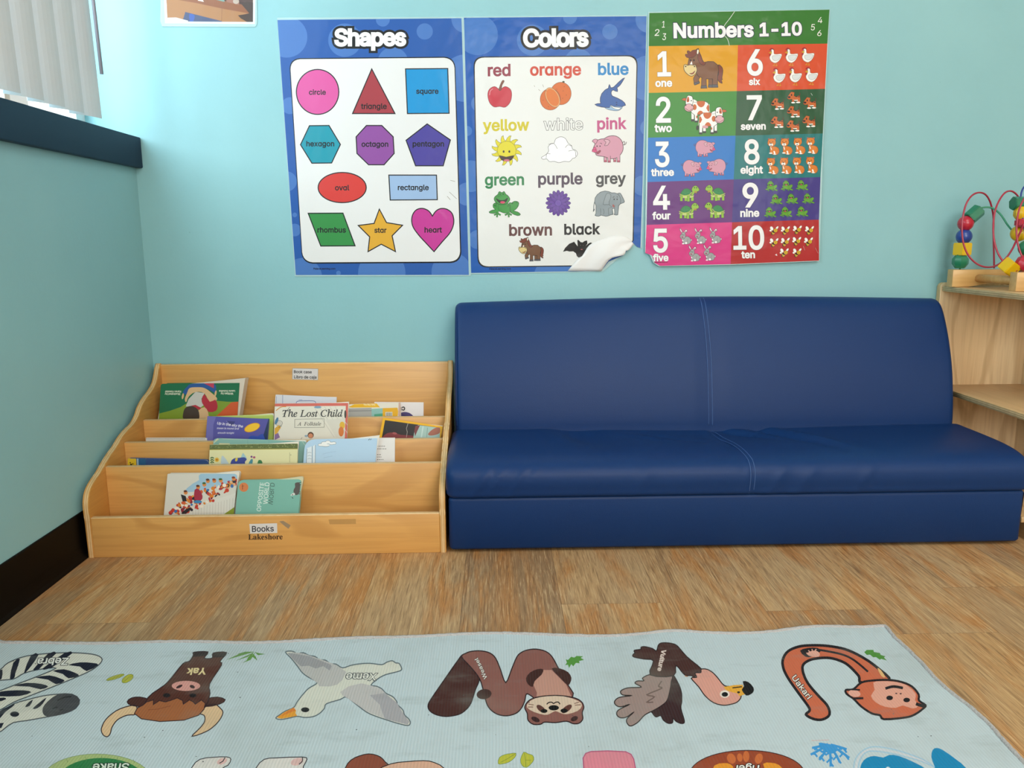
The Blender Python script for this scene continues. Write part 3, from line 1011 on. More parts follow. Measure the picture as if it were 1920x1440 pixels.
def a_green(A):
    A.poly([(200, 640), (350, 602), (470, 560), (560, 505), (700, 482), (880, 488), (1000, 500), (1120, 500), (1120, 800), (200, 800)], '7f9b2e')
    A.poly([(1120, 498), (1040, 507), (940, 600), (860, 670), (860, 800), (1120, 800)], 'cf5a2c')
    A.poly([(500, 385), (545, 330), (600, 298), (840, 293), (872, 370), (862, 402), (760, 352), (600, 342), (545, 415), (510, 410)], '24559a', 3)
    A.poly([(715, 285), (848, 285), (845, 350), (790, 320)], 'bd3a55')
    A.poly([(575, 345), (660, 336), (740, 345), (820, 400), (885, 470), (800, 505), (740, 405), (640, 390), (565, 440), (535, 505), (520, 470), (545, 400)], 'd9b588', 3)
    A.poly([(640, 388), (742, 402), (705, 470), (742, 530), (700, 562), (530, 552), (562, 470)], 'c8c8c3')
    A.poly([(738, 412), (800, 500), (862, 476), (888, 540), (872, 600), (790, 615), (735, 545), (708, 490)], 'b3263a', 2)
    A.poly([(590, 545), (640, 535), (745, 590), (735, 615), (600, 560)], 'b3263a')
    A.poly([(672, 600), (742, 560), (782, 620), (775, 690), (662, 690)], 'd9b588', 2)
    A.poly([(508, 600), (540, 560), (600, 548), (660, 580), (682, 640), (664, 700), (508, 700)], '43342b', 3)
    for q in ((488, 405, 506, 470), (852, 370, 880, 440)):
        A.ell((q[0] + q[2]) / 2, (q[1] + q[3]) / 2, 11, 34, 'd9b588', 10)
    for p0, p1, s in (((1065, 398), (922, 398), 'Written by'), ((1085, 370), (905, 370), 'Laura Dubetka'), ((470, 403), (294, 403), 'Illustrated by'), ((478, 376), (296, 376), 'Karen Kessler')):
        A.text(s, p0, p1, 'd6dcc8', off=0.02)
book('picture_book', 'green board book turned upside down, its child in red and white, top left pocket', 'book', G4, (301.5, 719.7), (449, 718), (444, 785), (298.5, 785), -0.073, 0.26, 0.126, 0.032, '0d6b45', a_green, V1B, k=0.12, r=(0.006, 0.0), tc=0.002, page='d8cdbd', spine='left', pages_in=-0.004)
def a_line(A):
    A.stroke([(1620, 425), (1620, 540)], '5a6ba8', 0.8); A.stroke([(1552, 440), (1545, 560)], '5a6ba8', 0.6)
    A.stroke([(1770, 525), (1782, 497), (1830, 490), (1960, 490), (1990, 505), (1985, 535)], '4a5f9f', 1.0, False, 3)
    A.stroke([(1800, 480), (1840, 478)], '4a5f9f', 0.7)
book('picture_book', 'white book with blue line drawing, top edge showing behind the red bordered book', 'book', G4, (516.7, 740), (631, 745), (630, 775), (513, 775), -0.060, 0.26, 0.126, 0.006, 'd9dae2', a_line, V1B)
def a_cu(A):
    A.text('cu', (1198, 557), (1118, 557), '2a2a2e', off=0.02)
    A.ell(1195, 700, 105, 85, '463a74')
book('picture_book', 'white book with a dark purple disc, rightmost in the top pocket', 'book', G4, (702, 753.8), (794, 754.5), (794, 779), (702, 779), -0.048, 0.26, 0.126, 0.007, 'e6e0de', a_cu, V2B)
def a_mag(A):
    A.poly([(560, 560), (680, 500), (860, 500), (915, 562), (600, 566)], 'eab51e')
    A.text('The Boy Who', (728, 540), (862, 541), 'f6e7b0', off=0.02)
    A.poly([(560, 575), (820, 568), (820, 720), (560, 720)], 'a7a7a2'); A.poly([(560, 600), (820, 596), (820, 604), (560, 608)], '7e8080')
    A.poly([(820, 580), (945, 572), (945, 720), (820, 720)], '8cbcb4'); A.poly([(850, 640), (960, 628), (960, 720), (850, 720)], '4f9f80')
    A.poly([(945, 572), (1112, 566), (1120, 610), (1108, 720), (945, 720)], 'e6ad16'); A.poly([(1125, 500), (1160, 500), (1160, 720), (1118, 720)], 'c9a89a')
    A.poly([(975, 615), (1055, 613), (1055, 660), (975, 660)], 'd8d4c4')
    for i in range(9): A.stroke([(985 + i * 7.6, 622), (985 + i * 7.6, 660)], '4a4440', 0.5)
book('picture_book', 'thin yellow and white book in a plastic cover beside the white disc book', 'book', G4, (652, 758.5), (750.5, 754.8), (751, 780), (653, 780), -0.072, 0.25, 0.126, 0.010, 'e4dfd0', a_mag, V2B)

def a_lime(A):
    A.poly([(780, 655), (1500, 635), (1510, 655), (780, 675)], 'c4d47e')
book('picture_book', 'lime green board book standing behind the purple moon book', 'book', G3, (391.5, 781), (512.5, 776.8), (512, 822), (391, 822), -0.166, 0.23, 0.098, 0.009, 'b3ca64', a_lime, V1B, r=(0.003, 0.007), tc=0.002)
def a_moon(A):
    A.poly([(1462, 690), (1600, 690), (1600, 1000), (1375, 1000), (1395, 900)], '1f335c')
    A.poly([(770, 660), (870, 670), (840, 760), (835, 1000), (760, 1000)], '6f6cb4')
    A.poly([(985, 715), (1085, 722), (1062, 775), (1020, 745)], '3c3a78'); A.stroke([(985, 715), (1030, 760), (1062, 775)], '8f8dc8', 0.8)
    A.ell(1277, 790, 93, 46, 'd88a2a', -20); A.ell(1277, 790, 85, 40, 'f4c430', -20)
    A.text('Up in the sky the', (880, 752), (1170, 790), 'e6e4f0', off=0.01, shear=0.2)
    A.text('moon is round and', (880, 806), (1125, 812), 'd6d4ea', off=0.01, shear=0.2); A.text('smooth tonight', (888, 858), (1072, 860), 'd6d4ea', off=0.01, shear=0.2)
    A.poly([(1240, 900), (1290, 880), (1340, 890), (1400, 860), (1420, 1000), (1240, 1000)], '2f4fae', 2)
book('picture_book', 'purple book with a yellow moon, its cover peeling, in front of the lime green book', 'book', G3, (388.8, 780.5), (504, 786), (500, 823), (387, 823), -0.184, 0.23, 0.098, 0.006, '5653a2', a_moon, V1B, page='2f7f86')
def a_lost(A):
    A.view(260, 670, 6)
    A.poly([(1530, 515), (2400, 510), (2400, 545), (1530, 552)], 'd2675a')
    A.view(560, 670, 6)
    A.poly([(532, 500), (600, 500), (600, 1000), (515, 1000)], 'd2675a')
    for x in (170, 230, 290, 350, 410): A.stroke([(x, 555), (x + 230, 900)], 'c9c5ba', 0.9)
    A.poly([(300, 700), (520, 690), (520, 900), (420, 900)], 'd9d5c8')
    A.ell(215, 560, 40, 14, '7ea2bc'); A.ell(490, 765, 30, 42, 'e2b43a'); A.ell(478, 835, 30, 55, 'd57a3a'); A.ell(525, 640, 12, 45, '4a443e')
    A.ell(135, 875, 34, 36, '5a4032'); A.ell(135, 882, 26, 26, 'cf8a66'); A.ell(85, 884, 18, 12, '8fa6b8')
    A.stroke([(40, 900), (20, 930)], '8a8578', 0.8)
    A.view(260, 670, 6)
    A.stroke([(1545, 600), (1600, 560), (1660, 555)], 'd8913a', 1.4, False, 3); A.stroke([(1700, 560), (1650, 620), (1620, 640)], '6a665e', 0.8, False, 3)
    A.ell(1580, 740, 38, 30, 'd0cbbf', 0, '6a6a6a', 0.6); A.ell(1552, 715, 16, 42, '4d7a9c', 20); A.poly([(1530, 800), (1580, 760), (1600, 790), (1560, 850), (1530, 900)], 'd8a53a'); A.poly([(1530, 870), (1570, 850), (1590, 900), (1530, 930)], '8a6f9c')
    A.stroke([(1575, 790), (1610, 770)], '3a3a3a', 0.8)
    A.text(serif_i('The Lost Child'), (1618, 668), (2296, 666), '3a3a3c', off=0.006)
    A.stroke([(1757, 697), (2088, 690), (2088, 786), (1755, 790)], '8a8a80', 0.7, True)
    A.text(serif_i('A  Folktale'), (1785, 768), (2052, 765), '4a4a4a', off=0.0)
book('picture_book', 'cream picture book with a red border reading The Lost Child', 'book', G3, (515.5, 756.8), (652.8, 755.5), (650.5, 822), (513.5, 823), -0.180, 0.24, 0.098, 0.006, 'e1ddcf', a_lost)
def a_yel(A):
    A.poly([(972, 706), (1588, 792), (1560, 1200), (880, 1200)], '2b2729')
    A.poly([(880, 960), (945, 895), (1000, 852), (1080, 848), (1150, 872), (1260, 880), (1310, 920), (1300, 1200), (880, 1200)], '83383c', 3)
    A.ell(1080, 855, 26, 12, 'a8585a', 10)
    A.poly([(1290, 900), (1310, 790), (1345, 762), (1590, 794), (1580, 1200), (1300, 1200)], 'a9c7bf')
    A.stroke([(1400, 775), (1380, 900)], 'c6dcd6', 2.5); A.stroke([(1450, 790), (1440, 900)], '8aaaa2', 1.4)
    A.poly([(1300, 830), (1315, 770), (1365, 765), (1330, 840), (1310, 890)], '7a3c40')
    A.poly([(1455, 862), (1500, 815), (1550, 790), (1590, 795), (1585, 850), (1540, 872), (1480, 880)], 'ad6a57', 3)
    A.stroke([(1230, 745), (1212, 800), (1222, 840), (1212, 900)], 'b9b4ae', 0.8)
book('magazine', 'yellow bordered magazine leaning at the right end of the third pocket', 'magazine', None, (718.0, 783), (830.3, 799.5), (826.5, 821), (710.5, 820), -0.176, 0.22, 0.098, 0.004, 'efb316', a_yel, V2B)
def a_spi(A):
    for i in range(40): A.ell(90 + i * 16.6, 916, 4, 5, '8c877e')
book('notebook', 'white spiral notebook, only its wire edge showing at left in the third pocket', 'notebook', None, (273.5, 821.2), (388, 821.2), (388, 835), (274, 835), -0.190, 0.2, 0.098, 0.006, 'e4dfd6', a_spi, V1B, k=0.1)

def a_teal(A):
    A.stroke([(845, 965), (900, 905), (960, 915), (1300, 922), (1840, 930), (1885, 965)], 'c9cfb8', 1.6, False, 3)
    A.poly([(905, 965), (1025, 968), (1022, 988), (905, 985)], 'd9d0a6'); A.stroke([(860, 950), (900, 920)], 'd8c88a', 1.2)
    A.stroke([(1225, 925), (1228, 975)], '7aa59d', 1.0); A.stroke([(1465, 925), (1466, 975)], '7aa59d', 1.0)
    A.stroke([(1840, 945), (1880, 1000), (1870, 1180)], 'b9c8ba', 1.0)
book('picture_book', 'worn pale teal book standing behind the cream book with the green band', 'book', G2, (400.5, 822.0), (574, 827.5), (570, 868), (399, 868), -0.264, 0.2, 0.070, 0.010, '86b1a9', a_teal, V1B, r=(0.008, 0.006))
def a_cream(A):
    A.poly([(780, 980), (1800, 965), (1800, 1028), (780, 1040)], '626d3c')
    rnd = random.Random(3)
    for i in range(90):
        x = rnd.uniform(800, 1785); y = rnd.uniform(985, 1026) - (x - 800) * 0.012
        A.at(2).ell(x, y, rnd.uniform(5, 12), rnd.uniform(3, 6), rnd.choice(['7c8650', '4f5a30', '8d9460']), rnd.uniform(-40, 40))
    A.at(3)
    A.stroke([(780, 1040), (1800, 1030)], 'b9a94a', 1.2)
    A.poly([(930, 1130), (950, 1110), (1010, 1190), (1010, 1260), (930, 1260)], 'bcd0d8', 2); A.poly([(1165, 1090), (1180, 1080), (1220, 1150), (1150, 1150)], '9ec4cc', 2)
    for y in (1130, 1155, 1180): A.ell(815, y, 14, 6, '3f6b3c', -40); A.ell(838, y, 14, 6, '3f6b3c', 40)
    A.stroke([(826, 1120), (826, 1220)], '3f6b3c', 0.8)
    A.ell(880, 1152, 24, 24, 'e3b83a'); A.ell(880, 1152, 9, 9, 'b0602a')
    A.poly([(1040, 1170), (1080, 1135), (1130, 1130), (1190, 1125), (1215, 1150), (1195, 1180), (1200, 1260), (1040, 1260)], '3c4998', 3); A.ell(1100, 1150, 14, 22, 'd9c24a', 20)
    A.poly([(1235, 1200), (1265, 1145), (1285, 1150), (1280, 1200), (1280, 1260), (1235, 1260)], '4f8fa0', 2); A.ell(1270, 1118, 12, 12, '7a4a86'); A.ell(1300, 1125, 14, 12, 'a84a78')
    A.poly([(1340, 1180), (1352, 1155), (1382, 1160), (1392, 1200), (1340, 1200)], '3f7f52', 2)
    A.stroke([(1700, 1070), (1700, 1180)], 'b0ad84', 0.7); A.ell(1712, 1098, 6, 6, 'b0ad84')
book('picture_book', 'cream picture book with a mottled green band along the top, second pocket', 'book', G2, (393.3, 834.2), (558.5, 831.6), (558, 868), (391, 869), -0.284, 0.2, 0.070, 0.007, 'e2dfae', a_cream, V1B, r=(0.0, 0.002))
def a_sky(A):
    A.poly([(95, 1020), (150, 1000), (150, 1300), (85, 1300)], 'dfe8ee'); A.poly([(160, 1000), (188, 980), (186, 1300), (160, 1300)], 'dfe8ee')
    for y in (1075, 1110, 1145): A.stroke([(100, y), (120, y - 8), (145, y)], '6a7684', 0.5)
    A.stroke([(95, 1030), (85, 1200)], '55606c', 0.6); A.stroke([(152, 1000), (150, 1200)], '55606c', 0.6); A.stroke([(188, 985), (186, 1200)], '55606c', 0.6)
    for q in ((250, 985, 34, 16), (290, 965, 38, 18), (330, 955, 30, 20), (370, 968, 34, 16), (395, 965, 28, 16), (300, 990, 50, 16)): A.at(8).ell(*q[:4], '4a5866')
    for q in ((250, 985, 31, 13), (290, 965, 35, 15), (330, 955, 27, 17), (370, 968, 31, 13), (395, 965, 25, 13), (300, 988, 50, 14)): A.at(9).ell(*q[:4], 'f0f0ee')
    A.at(10)
    A.stroke([(270, 1090), (340, 1070), (420, 1060)], 'a3c0da', 0.8, False, 3); A.stroke([(280, 1130), (380, 1110)], 'a3c0da', 0.8)
    A.stroke([(785, 932), (800, 915)], '3a4450', 1.0); A.stroke([(806, 930), (818, 916)], '3a4450', 1.0)
book('picture_book', 'light blue book with a white cloud, right of the cream book in the second pocket', 'book', G2, (572, 824), (707.5, 821.5), (706.5, 867), (566, 867), -0.280, 0.2, 0.070, 0.004, 'b5d2ea', a_sky, V2B, r=(0.022, 0.0))
def a_page(A):
    rnd = random.Random(5)
    for y, x1 in ((1000, 970), (1030, 985), (1095, 930), (1122, 930), (1150, 955)):
        x = 882
        while x < x1:
            w = rnd.uniform(9, 20); A.at(2).stroke([(x, y), (min(x + w, x1), y - 1)], '77756f', 1.3); x += w + 7
book('picture_book', 'white page with small print sticking out behind the light blue book', 'book', G2, (690, 821.3), (740.5, 820.8), (739.8, 865), (690, 866), -0.268, 0.2, 0.070, 0.004, 'e6e3df', a_page, V2B)
def a_blue(A):
    A.poly([(560, 90), (690, 90), (700, 300), (560, 300)], 'd8b422')
    A.poly([(700, 90), (716, 90), (722, 300), (704, 300)], '9fb8c4'); A.poly([(722, 90), (800, 90), (800, 300), (726, 300)], '1f5a86')
    for q in ((625, 165, 8), (635, 185, 12), (655, 178, 8)): A.ell(q[0], q[1], q[2], q[2] * 0.8, '3a3010')
    A.stroke([(800, 122), (840, 98), (900, 96)], 'c8c4b4', 0.9, False, 3); A.poly([(1140, 110), (1250, 118), (1270, 135), (1140, 128)], '164a78')
book('picture_book', 'dark blue book with a yellow spine end lying low at left in the second pocket', 'book', G2, (239.5, 859.5), (391, 862.5), (391, 880), (239.5, 880), -0.290, 0.18, 0.070, 0.012, '2c4a80', a_blue, V3B, k=0.12, r=(0.002, 0.010))

def a_crowd(A):
    A.poly([(1440, 270), (1900, 270), (1900, 420), (1700, 420), (1450, 470), (1230, 500), (1330, 400), (1400, 360)], '9fc3da', 2)
    A.poly([(1180, 745), (1400, 640), (1830, 500), (1830, 900), (1100, 900)], 'dddbd2')
    for i in range(16): A.at(4).stroke([(1330 + i * 32, 690 - i * 9), (1322 + i * 32, 900)], 'bab6ac', 0.5)
    A.at(5).poly([(1600, 800), (1800, 662), (1900, 600), (1900, 900), (1600, 900)], '8a9630')
    rnd = random.Random(11)
    cols = ['c8402c', 'd9762c', 'b52f38', 'e09a3a', '3f6fae', '8a2438', 'e2b083', 'd05a30', 'f0e4d4', '2c2a34', 'd9822e', 'c23a2e']
    for i in range(120):
        s = rnd.random()
        x = 1075 + s * 740; y = 735 - s * 350 + rnd.uniform(-1, 1) * (22 + 80 * math.sin(math.pi * min(1, s * 1.05)))
        A.at(6 + i % 12).ell(x, y, rnd.uniform(10, 28), rnd.uniform(9, 24), rnd.choice(cols), rnd.uniform(-60, 60), n=12)
    for x, y in ((1500, 370), (1572, 368), (1645, 365), (1460, 410), (1390, 440), (1250, 500), (1790, 345)):
        A.at(19).ell(x, y, 22, 24, 'd98a4a', n=14); A.at(20).ell(x - 4, y - 14, 20, 12, rnd.choice(['5a2c20', '8a3a24', '3d6a3a']), n=12)
    A.at(21).poly([(1195, 520), (1250, 540), (1262, 600), (1215, 600)], '24222a'); A.at(21).poly([(1200, 735), (1250, 690), (1310, 665), (1300, 700), (1240, 740)], '2c2a30', 2)
    A.at(21).poly([(1350, 470), (1400, 465), (1440, 540), (1420, 590), (1350, 580)], 'a52c44', 2); A.at(21).ell(1385, 605, 48, 18, '3f86b8')
book('picture_book', 'white board book with a crowd of red and orange figures, front pocket', 'book', G1, (314.2, 888.3), (445.5, 888.3), (440, 969), (304.5, 969), -0.362, 0.15, 0.030, 0.016, 'd8d6cc', a_crowd, V3B, r=(0.002, 0.009), tc=0.002, spine='left')
def a_opp(A):
    A.ell(238, 307, 36, 36, 'd37f4c'); A.stroke([(228, 285), (228, 325)], '8a4a2a', 1.3); A.stroke([(222, 300), (240, 296)], '8a4a2a', 0.9)
    A.text('OPPOSITE', (371, 497), (399, 273), 'e4efe8', off=0.0)
    A.text('WORLD', (424, 441), (440, 271), 'dfeae4', off=0.0)
    A.text('WORLD', (430, 441), (446, 271), '4c6a62', off=0.0, mirror=True)
    A.poly([(640, 275), (672, 270), (680, 300), (672, 350), (655, 368), (632, 362), (628, 330), (640, 305)], '5a5351', 3)
    A.poly([(632, 350), (610, 362), (604, 372), (620, 372), (640, 366)], 'd8d8d2', 2); A.ell(620, 366, 4, 4, '2a2a2a')
    for y in (272, 290, 345, 360): A.stroke([(668, y), (690, y - 4)], '4a4442', 1.2)
    A.stroke([(615, 385), (625, 395)], '3a3634', 1.2)
book('picture_book', 'pale teal board book reading Opposite World sideways, front pocket', 'book', G1, (446.7, 901.0), (565.5, 898.5), (561.5, 967), (438.5, 968), -0.372, 0.15, 0.030, 0.012, '7cb5a7', a_opp, V4B, r=(0.009, 0.009), tc=0.002, page='cfc7a4')

# ------------------------------------------------------------------ little pictures used on the posters
OL = '2a2424'
def ic_horse(A, body='87583a', mane='85402e', w=0.9, ol=OL):
    A.poly([(1280, 545), (1370, 590), (1410, 700), (1385, 900), (1400, 950), (1365, 950), (1390, 1050), (1310, 1015), (1250, 900), (1290, 780)], mane, 3, ol, w)
    for q in ((1010, 900, 1115, 1150), (620, 860, 740, 1085)):
        pass
    A.poly([(600, 900), (690, 790), (780, 860), (735, 950), (765, 1040), (700, 1075), (622, 1095), (605, 1000)], body, 3, ol, w)
    A.poly([(620, 1035), (745, 1000), (768, 1045), (620, 1102)], '5d5c62', 0, ol, w * .7)
    A.poly([(1015, 900), (1120, 900), (1120, 1160), (1015, 1160)], body, 0, ol, w)
    A.poly([(1005, 1095), (1120, 1095), (1120, 1168), (1000, 1166)], '5d5c62', 0, ol, w * .7)
    A.poly([(650, 135), (690, 100), (735, 90), (750, 180), (800, 280), (840, 400), (885, 478), (1000, 445), (1150, 452), (1270, 550), (1292, 680), (1262, 850), (1262, 1160), (1118, 1160), (1125, 930), (945, 930), (955, 1185), (810, 1185), (822, 890), (740, 870), (660, 760), (620, 560), (430, 560), (470, 370), (560, 220)], body, 0, ol, w)
    A.poly([(1112, 1090), (1265, 1090), (1275, 1165), (1108, 1170)], '5d5c62', 0, ol, w * .7)
    A.poly([(805, 1120), (955, 1115), (968, 1185), (795, 1192)], '5d5c62', 0, ol, w * .7)
    A.poly([(740, 195), (800, 290), (850, 440), (930, 480), (885, 552), (790, 520), (725, 410), (712, 290)], mane, 3, ol, w * .7)
    A.poly([(665, 130), (560, 145), (510, 190), (480, 160), (430, 148), (418, 200), (445, 245), (365, 250), (400, 330), (520, 352), (640, 295), (690, 200)], mane, 2, ol, w * .7)
    A.poly([(700, 130), (735, 130), (725, 230), (690, 230)], 'efe6d4', 2)
    A.poly([(545, 435), (495, 525), (565, 532)], 'f2ece4')
    A.poly([(430, 555), (520, 540), (590, 552), (640, 540), (668, 590), (690, 690), (640, 800), (540, 852), (440, 810), (342, 700), (325, 570), (375, 528)], 'f4da96', 3, ol, w)
    A.ell(377, 585, 20, 20, '2a1c14'); A.ell(622, 585, 20, 20, '2a1c14')
    A.ell(513, 415, 22, 26, '1c1412'); A.ell(605, 412, 22, 26, '1c1412')
    A.poly([(480, 775), (560, 770), (640, 700), (600, 780), (540, 805)], 'a84a3a', 2, ol, w * .5)
def ic_cow(A, w=0.8, ol='2c2c2a', back=False):
    wh, o = 'ecebe6', 'dc6a2a'
    A.stroke([(745, 690), (740, 850), (718, 960)], 'e8e6dc', 0.7); A.ell(700, 1025, 36, 68, '2e342e')
    A.poly([(1160, 900), (1240, 900), (1235, 1110), (1165, 1110)], wh, 0, ol, w * .6); A.poly([(850, 980), (930, 980), (930, 1120), (850, 1120)], wh, 0, ol, w * .6)
    A.poly([(1160, 1105), (1245, 1105), (1245, 1168), (1155, 1168)], '3a3a3c'); A.poly([(848, 1118), (935, 1115), (935, 1168), (848, 1168)], '3a3a3c')
    A.poly([(780, 660), (870, 612), (1080, 612), (1200, 560), (1250, 860), (1240, 920), (1150, 990), (1145, 1150), (1060, 1150), (1070, 980), (940, 992), (840, 1015), (830, 1155), (748, 1155), (748, 760)], wh, 0, ol, w)
    A.poly([(868, 616), (1072, 616), (1062, 720), (975, 780), (890, 735)], o, 3)
    A.poly([(752, 700), (800, 730), (828, 800), (785, 885), (752, 890)], o, 0)
    A.poly([(905, 970), (940, 890), (1000, 872), (1050, 910), (1070, 972)], o, 3)
    A.ell(1148, 775, 55, 80, o); A.ell(1090, 1045, 18, 40, o)
    A.poly([(840, 965), (965, 965), (985, 1030), (850, 1030)], 'ecaeb4', 2)
    A.poly([(745, 1150), (832, 1150), (835, 1202), (740, 1202)], '3a3a3c'); A.poly([(1058, 1148), (1148, 1145), (1148, 1196), (1055, 1196)], '3a3a3c')
    A.poly([(1085, 610), (1130, 575), (1195, 560), (1195, 625), (1110, 642)], wh, 3, ol, w * .6)
    A.poly([(1365, 535), (1450, 528), (1505, 568), (1440, 595), (1375, 600)], o, 3, ol, w * .6)
    A.poly([(1205, 510), (1260, 462), (1335, 458), (1372, 530), (1392, 700), (1205, 700)], wh, 2, ol, w)
    A.poly([(1328, 480), (1365, 560), (1362, 635), (1305, 625), (1298, 545)], o, 3)
    A.ell(1305, 790, 126, 108, 'f2b9c0', 0, ol, w)
    A.ell(1220, 725, 18, 18, '3a2a2c'); A.ell(1392, 720, 18, 18, '3a2a2c'); A.ell(1242, 598, 16, 18, '22202a'); A.ell(1328, 588, 16, 18, '22202a')
    A.stroke([(1205, 815), (1300, 872), (1412, 798)], '6a3038', 0.7, False, 4)
def ic_hen(A):
    A.stroke([(825, 420), (805, 480)], 'e0a020', 1.0); A.stroke([(848, 420), (858, 485)], 'e0a020', 1.0)
    A.ell(800, 482, 26, 8, 'e8a81e'); A.ell(855, 488, 24, 8, 'e8a81e')
    A.poly([(705, 160), (725, 125), (760, 112), (800, 135), (808, 165), (770, 175)], 'b3202c', 3); A.ell(717, 262, 18, 24, 'b3202c')
    A.poly([(735, 175), (765, 140), (800, 165), (805, 235), (870, 245), (965, 238), (955, 310), (905, 390), (830, 432), (745, 395), (710, 320), (730, 270), (745, 240)], 'efece8', 2, '7a6a60', 0.6)
    A.poly([(770, 285), (860, 270), (945, 275), (900, 360), (830, 385), (775, 350)], 'd3d6d6', 3, '9a9c9e', 0.5)
    A.poly([(690, 212), (752, 188), (762, 222), (735, 236)], 'd8b22a'); A.ell(750, 178, 10, 10, '2a2a2a')
def ic_dog(A):
    A.stroke([(985, 365), (1012, 330), (1000, 290)], '6a2c22', 1.0, False, 3)
    A.poly([(800, 300), (830, 272), (870, 282), (893, 285), (885, 330), (885, 360), (940, 372), (1005, 355), (1012, 500), (955, 500), (950, 440), (890, 450), (878, 505), (838, 505), (840, 430), (790, 435), (745, 412), (755, 365)], 'd96e2c', 2, '5a2a14', 0.5)
    A.ell(780, 386, 30, 21, '2c1c18'); A.ell(830, 338, 15, 22, '3a1f18'); A.ell(935, 372, 30, 12, '4a2418'); A.ell(985, 378, 14, 14, '4a2418')
    A.poly([(848, 415), (880, 445), (960, 440), (970, 460), (895, 462), (870, 440)], 'efe9e0')
    A.ell(866, 502, 44, 16, 'efece8'); A.ell(970, 496, 46, 16, 'efece8')
def ic_pig(A, w=0.8, ol='5a3a42', body='e6a2b8'):
    A.stroke([(1390, 540), (1440, 480), (1470, 540), (1430, 610), (1500, 580), (1530, 500)], ol, w, False, 3)
    for x0, x1, y1 in ((720, 820, 1222), (1065, 1155, 1215)):
        A.poly([(x0, 1000), (x1, 1000), (x1, y1), (x0, y1)], body, 0, ol, w); A.poly([(x0, y1 - 60), (x1, y1 - 60), (x1, y1), (x0, y1)], 'c4566e')
    A.poly([(390, 590), (440, 490), (500, 430), (620, 395), (730, 382), (850, 310), (1000, 278), (1150, 292), (1280, 368), (1370, 490), (1410, 680), (1390, 830), (1300, 975), (1150, 1085), (950, 1105), (720, 1030), (560, 1010), (440, 975), (412, 890), (330, 850), (330, 740)], body, 2, ol, w)
    for x0, x1, y1 in ((858, 952, 1235), (1192, 1292, 1228)):
        A.poly([(x0, 960), (x1, 930), (x1, y1), (x0, y1)], body); A.stroke([(x0, 1080), (x0, y1), (x1, y1), (x1, 1000)], ol, w * .8); A.poly([(x0 + 5, y1 - 60), (x1 - 5, y1 - 60), (x1 - 5, y1 - 4), (x0 + 5, y1 - 4)], 'c4566e')
    A.poly([(485, 425), (400, 400), (330, 430), (298, 485), (355, 520), (400, 580), (455, 520)], body, 3, ol, w * .8)
    A.poly([(715, 440), (790, 410), (880, 425), (935, 490), (890, 560), (850, 620), (735, 630), (790, 520)], 'eab4c4', 3, ol, w * .7)
    A.poly([(390, 680), (330, 740), (285, 840), (380, 870), (462, 858), (435, 745)], 'ef5a92', 3, 'a03058', w * .6)
    A.ell(320, 788, 20, 20, '7a1c40'); A.ell(400, 790, 18, 24, '7a1c40'); A.ell(468, 655, 20, 26, '1f1418'); A.ell(575, 655, 20, 24, '1f1418')
    A.stroke([(570, 545), (620, 550), (640, 585)], ol, w * .8, False, 3); A.poly([(480, 860), (570, 800), (600, 835), (530, 920), (480, 935), (440, 900)], 'b04a62', 2, ol, w * .5)
def ic_turtle(A):
    g, d, ol = '9ccc36', '1f8a48', '3a3a1c'
    for x0, x1, y0, y1 in ((345, 410, 440, 545), (525, 598, 420, 545)):
        A.poly([(x0, y0), (x1, y0), (x1 + 5, y1), (x0, y1)], g, 0, ol, 0.4)
    A.poly([(215, 390), (340, 400), (480, 390), (590, 380), (590, 430), (420, 470), (230, 440)], 'd6e08a', 2)
    for x0, x1, y0, y1 in ((228, 295, 400, 548), (422, 490, 400, 558)):
        A.poly([(x0, y0), (x1, y0), (x1, y1), (x0 - 5, y1)], g, 0, ol, 0.4)
    A.poly([(520, 400), (560, 300), (545, 230), (570, 165), (640, 118), (705, 150), (755, 225), (735, 270), (690, 285), (690, 330), (620, 325), (595, 380)], g, 3, ol, 0.6)
    A.poly([(238, 355), (290, 250), (360, 205), (430, 202), (510, 240), (535, 305), (470, 372), (350, 390)], d, 3, ol, 0.6)
    A.stroke([(205, 352), (340, 398), (480, 372), (545, 300)], 'c2dc52', 1.4, False, 4)
    A.stroke([(300, 300), (370, 350), (440, 300), (500, 330)], '2f9f58', 0.7); A.stroke([(370, 350), (350, 240)], '2f9f58', 0.6)
    A.ell(622, 178, 14, 18, '1c2410'); A.ell(680, 178, 14, 18, '1c2410'); A.poly([(605, 280), (690, 285), (660, 320)], 'c87a3a', 2)
def ic_rabbit(A):
    g, ol = 'b3b3b3', '5a4a58'
    A.ell(525, 590, 22, 26, 'e8e2e6', 20, ol, 0.5)
    A.poly([(220, 262), (262, 310), (290, 395), (250, 370), (220, 320)], 'e6c9d4', 2, ol, 0.8); A.poly([(335, 375), (360, 320), (392, 302), (418, 325), (405, 385), (385, 350), (360, 392)], 'e6c9d4', 2, ol, 0.8)
    A.poly([(370, 500), (440, 492), (500, 540), (520, 600), (495, 680), (420, 702), (330, 700), (285, 640), (300, 560)], g, 3, ol, 0.6)
    A.poly([(300, 372), (350, 390), (372, 450), (352, 530), (290, 572), (240, 535), (222, 480), (260, 420)], g, 3, ol, 0.6)
    A.ell(305, 690, 32, 16, 'f2ecee'); A.ell(388, 672, 30, 28, 'f2ecee'); A.ell(295, 600, 14, 26, 'ece6ea', -20)
    A.ell(282, 505, 27, 20, 'b35a78'); A.ell(285, 445, 10, 16, '303038'); A.ell(325, 450, 10, 16, '303038'); A.stroke([(275, 535), (320, 530)], '403038', 0.6)
    A.stroke([(440, 560), (415, 620), (440, 660)], '858588', 0.6, False, 3)
